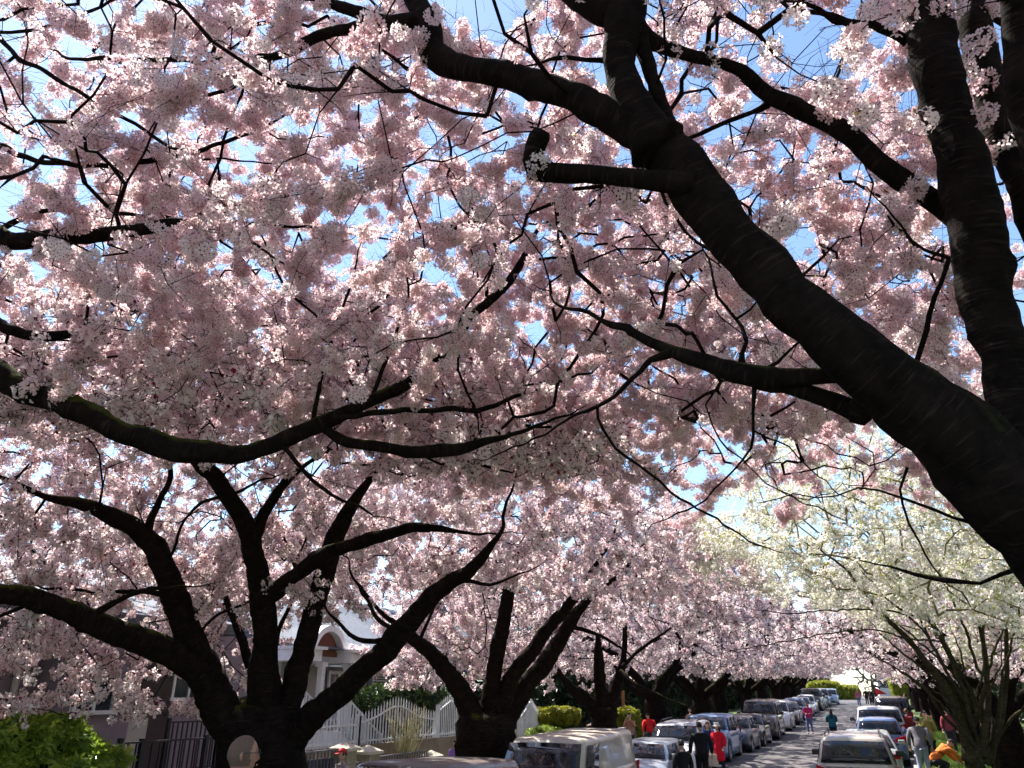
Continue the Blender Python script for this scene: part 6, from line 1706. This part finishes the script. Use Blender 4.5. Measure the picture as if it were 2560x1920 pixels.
    def cap(rx, ry, rz, zc, zmin, name, m_, yo=0, yface=.55):
        bm = bmesh.new(); bmesh.ops.create_uvsphere(bm, u_segments=20, v_segments=14, radius=1)
        for v in bm.verts:
            x, y, zz = v.co
            if zz < zmin or (y > yface and zz < .38): v.tag = True
        bmesh.ops.delete(bm, geom=[v for v in bm.verts if v.tag], context='VERTS')
        vv = [head + Mh @ V((v.co.x * rx, v.co.y * ry + yo, v.co.z * rz + zc)) for v in bm.verts]
        bm.verts.index_update(); ff = [tuple(v.index for v in f.verts) for f in bm.faces]; bm.free()
        o = MB().add(vv, ff).build(name, m_, root, True); sd = o.modifiers.new("thick", 'SOLIDIFY'); sd.thickness = .004 if not bald else .001; sd.offset = -1
        return o
    if bald:
        pass
    else:
        cap(.048, .059, .069, .001, -.35 if not longhair else -.75, "hair", hm, -.004)
        if longhair:
            vs, fs = skin_mesh([(head + Mh @ V((0, -.035, .0)), (.045, .03)), (tr(nec + V((0, -.04, .0))), (.052, .03)), (tr(che + V((0, -.075, .0))), (.045, .018))], [(0, 1), (1, 2)])
            MB().add(vs, fs).build("hair", hm, root, True)
    if hat:
        kind_, hc = hat; mh = flat("hat_cloth", hc, .8)
        if kind_ == 'bucket':
            B = MB(); c = head
            prf = [(.052, .075, .0), (.054, .05, 0), (.056, .028, 0), (.078, .008, 0), (.080, .006, 0)]
            vs, fs = [], []
            for r_, z_, _ in prf:
                for k in range(18): a = 6.2832 * k / 18; vs.append(c + Mh @ V((math.cos(a) * r_ * .95, math.sin(a) * r_, z_)))
            for i in range(len(prf) - 1):
                for k in range(18): fs.append((i * 18 + k, i * 18 + (k + 1) % 18, (i + 1) * 18 + (k + 1) % 18, (i + 1) * 18 + k))
            fs.append(tuple(range(18))); B.add(vs, fs).build("hat", mh, root, True)
        else:
            cap(.052, .063, .072, .004, .02, "cap", mh)
            MB().prism([head + Mh @ V(p) for p in ((-.035, .045, .012), (.035, .045, .012), (.028, .10, .006), (-.028, .10, .006))], (0, 0, .006)).build("cap_peak", mh, root)
    if detail == 'glasses':
        G_ = MB()
        for s in (-1, 1):
            G_.bar(head + Mh @ V((s * .045, .048, .008)), head + Mh @ V((s * .046, -.004, .008)), .0025)
            c = head + Mh @ V((s * .018, .055, .004)); G_.tube([c + Mh @ V((math.cos(a * .785) * .014, 0, math.sin(a * .785) * .010)) for a in range(9)], .0016, 4, False)
        G_.build("glasses", M_TRIM, root)
    return root

def backpack(root_loc, face_deg, h, col, label):
    r_ = empty("backpack", root_loc, rad(face_deg)); tag(r_, label, "backpack")
    MB().box((0, -.13 * h - .06, .68 * h), (.30, .18, .42)).build("bag", flat("cloth", col, .8), r_, bevel=.05)
    MB().box((0, -.13 * h - .17, .62 * h), (.22, .06, .2)).build("pocket", flat("cloth", tuple(c * .6 for c in col), .8), r_, bevel=.02)
    for s in (-1, 1): MB().tube([(s * .09, -.1 * h, .80 * h), (s * .1, 0, .835 * h), (s * .1, .09 * h, .76 * h), (s * .1, .02 * h, .6 * h), (s * .1, -.1 * h, .56 * h)], .014, 5).build("strap", flat("cloth", tuple(c * .6 for c in col), .8), r_)
    return r_

# face_deg: 0 looks up the street, 180 looks at the viewer, 90 looks left
person("grey haired man with glasses at the bottom edge in front of the cherry trunk", 600, 4.4, 1.86, -48, (.05, .05, .06), (.04, .04, .05), skin=flat("skin_ruddy", (.34, .17, .11), .6, var=.05), hair=(.21, .18, .16), bald=True, detail='glasses')
person("person in a red knitted cap passing below the stone pillar", 857, 13.6, 1.55, 150, (.30, .25, .25), (.05, .05, .06), hat=('cap', (.55, .02, .03)))
person("child in purple beside the third stone pillar", 1040, 21.2, 1.30, 180, (.30, .18, .50), (.10, .06, .16), longhair=True, X=-10.9)
person("seated woman in white on the garden edge behind the van", 1455, 31.5, 1.6, 120, (.55, .52, .55), (.20, .18, .22), pose='sit', X=-10.0, arms='front', z=.62)
person("seated man in grey leaning to the woman in white, behind the van", 1478, 32.1, 1.65, 160, (.30, .30, .33), (.05, .05, .06), pose='sit', X=-9.85, arms='front', z=.55)
person("person in a bright red top standing behind the white station wagon", 1650, 33.5, 1.55, 30, (.60, .02, .02), (.04, .04, .05), X=-8.3, lean=22, wide=1.2)
person("person with an orange top beside the one in bright red", 1622, 31.5, 1.6, 185, (.42, .20, .14), (.05, .04, .04), X=-8.6, arms='phone')
person("man in black clothes standing in the road left of the woman in red", 1748, 24.6, 1.78, 20, (.010, .010, .012), (.01, .01, .012), hair=(.01, .01, .01), wide=1.2)
person("shorter person in black beside the silver blue hatchback", 1703, 20.0, 1.60, 40, (.008, .008, .01), (.01, .01, .012), hair=(.008, .008, .008))
person("person in black and blue half hidden behind the man in black", 1768, 27.4, 1.66, 200, (.02, .05, .16), (.03, .05, .12), hair=(.01, .01, .01))
rd = person("woman in a long red coat and white bucket hat carrying a cream bag", 1792, 27.2, 1.64, 168, (.60, .012, .03), (.02, .025, .05), coat_len=.13, hat=('bucket', (.62, .60, .56)), longhair=True, arms='bag', step=.05)
bl = rd.location + Matrix.Rotation(rad(168), 3, 'Z') @ Vector((.20, .12, .72))
hb = empty("tote_bag", bl); tag(hb, "cream tote bag hanging from the hand of the woman in the red coat", "bag")
M = MB(); M.add([(-.16, -.05, 0), (.16, -.05, 0), (.16, .05, 0), (-.16, .05, 0), (-.19, -.04, -.36), (.19, -.04, -.36), (.19, .04, -.36), (-.19, .04, -.36)], [(0, 1, 2, 3), (4, 5, 6, 7), (0, 1, 5, 4), (1, 2, 6, 5), (2, 3, 7, 6), (3, 0, 4, 7)]); M.build("bag", flat("canvas", (.58, .52, .42), .9), hb, bevel=.015)
for s in (-1, 1): MB().tube([(-.08, s * .04, 0), (-.05, s * .03, .14), (.05, s * .03, .14), (.08, s * .04, 0)], .008, 5).build("handle", flat("canvas", (.58, .52, .42), .9), hb)
person("small person in pale pink behind the bright blue car", 1783, 39, 1.62, 170, (.50, .30, .30), (.1, .1, .12), X=-7.7)
person("woman in a pink jacket and blue jeans walking towards the viewer", 2017, 50.5, 1.68, 175, (.62, .04, .18), (.14, .18, .34), longhair=True, hair=(.06, .03, .02), arms='front', step=.07)
person("woman in a teal jacket with long dark hair standing in the road", 2076, 42.5, 1.66, 10, (.012, .09, .13), (.02, .02, .025), longhair=True, arms='front')
person("person in a faded red shirt at the far end of the left cars", 2143, 93, 1.7, 170, (.42, .12, .18), (.12, .18, .34))
gl = [(2163, 98, (.03, .02, .02), "person in black, leftmost of the dark group in the far road"), (2172, 99.5, (.20, .16, .06), "person in an olive top within the dark group in the far road"), (2179, 97, (.02, .02, .02), "person in black with bare arms within the dark group in the far road"), (2187, 96, (.05, .04, .03), "person on the right of the dark group in the far road")]
for px, Y, c, lb in gl: person(lb, px, Y, 1.74, 200 + px % 7 * 11, c, (.02, .02, .03), wide=1.15, group="people standing in the far road")
person("man in a grey hoodie and pale jeans bending over by the silver four by four", 2290, 28, 1.78, -12, (.15, .14, .155), (.30, .34, .42), lean=14, step=.06, wide=1.18, hair=(.02, .02, .02), shoe=(.4, .4, .4))
person("person in an orange hoodie crouching on the verge beside the grey hoodie", 2326, 28.5, 1.8, -70, (.62, .16, .03), (.04, .04, .05), pose='crouch', lean=52, arms='reach', wide=1.15, hair=(.03, .02, .015))
person("person in dark clothes photographing beside the black four by four", 2264, 53, 1.78, 100, (.02, .025, .035), (.02, .02, .03), arms='phone', z=g(53) + .35)
w_ = person("woman with a bun wearing dark blue beside the white four by four", 2266, 38.5, 1.66, 5, (.03, .04, .10), (.03, .04, .09), hair=(.10, .05, .03))
backpack(w_.location, 5, 1.66, (.35, .03, .03), "red and dark backpack on the woman beside the white four by four")
person("tall person in a yellow and black jacket standing on the grass verge", 2311, 30.5, 1.80, 200, (.34, .30, .10), (.015, .015, .02), hair=(.05, .04, .03), wide=1.1, arms='phone')
person("person in a reddish top on the verge behind the tall one", 2331, 38, 1.7, 180, (.30, .06, .08), (.05, .05, .07), X=2.9)
person("person in a brown coat and jeans walking on the right pavement at the edge", 2550, 29.5, 1.72, 172, (.16, .07, .04), (.06, .10, .24), X=4.9, step=.09, arms='front')
person("child in purple near the far right trunk", 2528, 34, 1.2, 180, (.22, .16, .40), (.05, .05, .1), X=5.3)
# red flag showing above the black four by four
fl = on_x(2199, 1716, .0 - .9)
r_ = empty("red_flag", (-.02, 51.9, g(53) + 1.93)); tag(r_, "small red pennant flag on the roof of the black four by four", "flag")
MB().tube([(0, 0, 0), (0, 0, .52)], .012, 6).build("pole", M_TRIM, r_)
MB().prism([(0.01, 0, .52), (.01, 0, .12), (.62, 0, .16)], (0, .012, 0)).build("cloth", flat("flag_red", (.65, .03, .04), .7), r_)

for o in list(COL.objects):
    if o.parent is None and 28 < o.location.y < 115 and o.get("category") not in ("person", "backpack", "bag") and o.type in ('EMPTY', 'MESH'):
        o.location.x += bend(o.location.y)
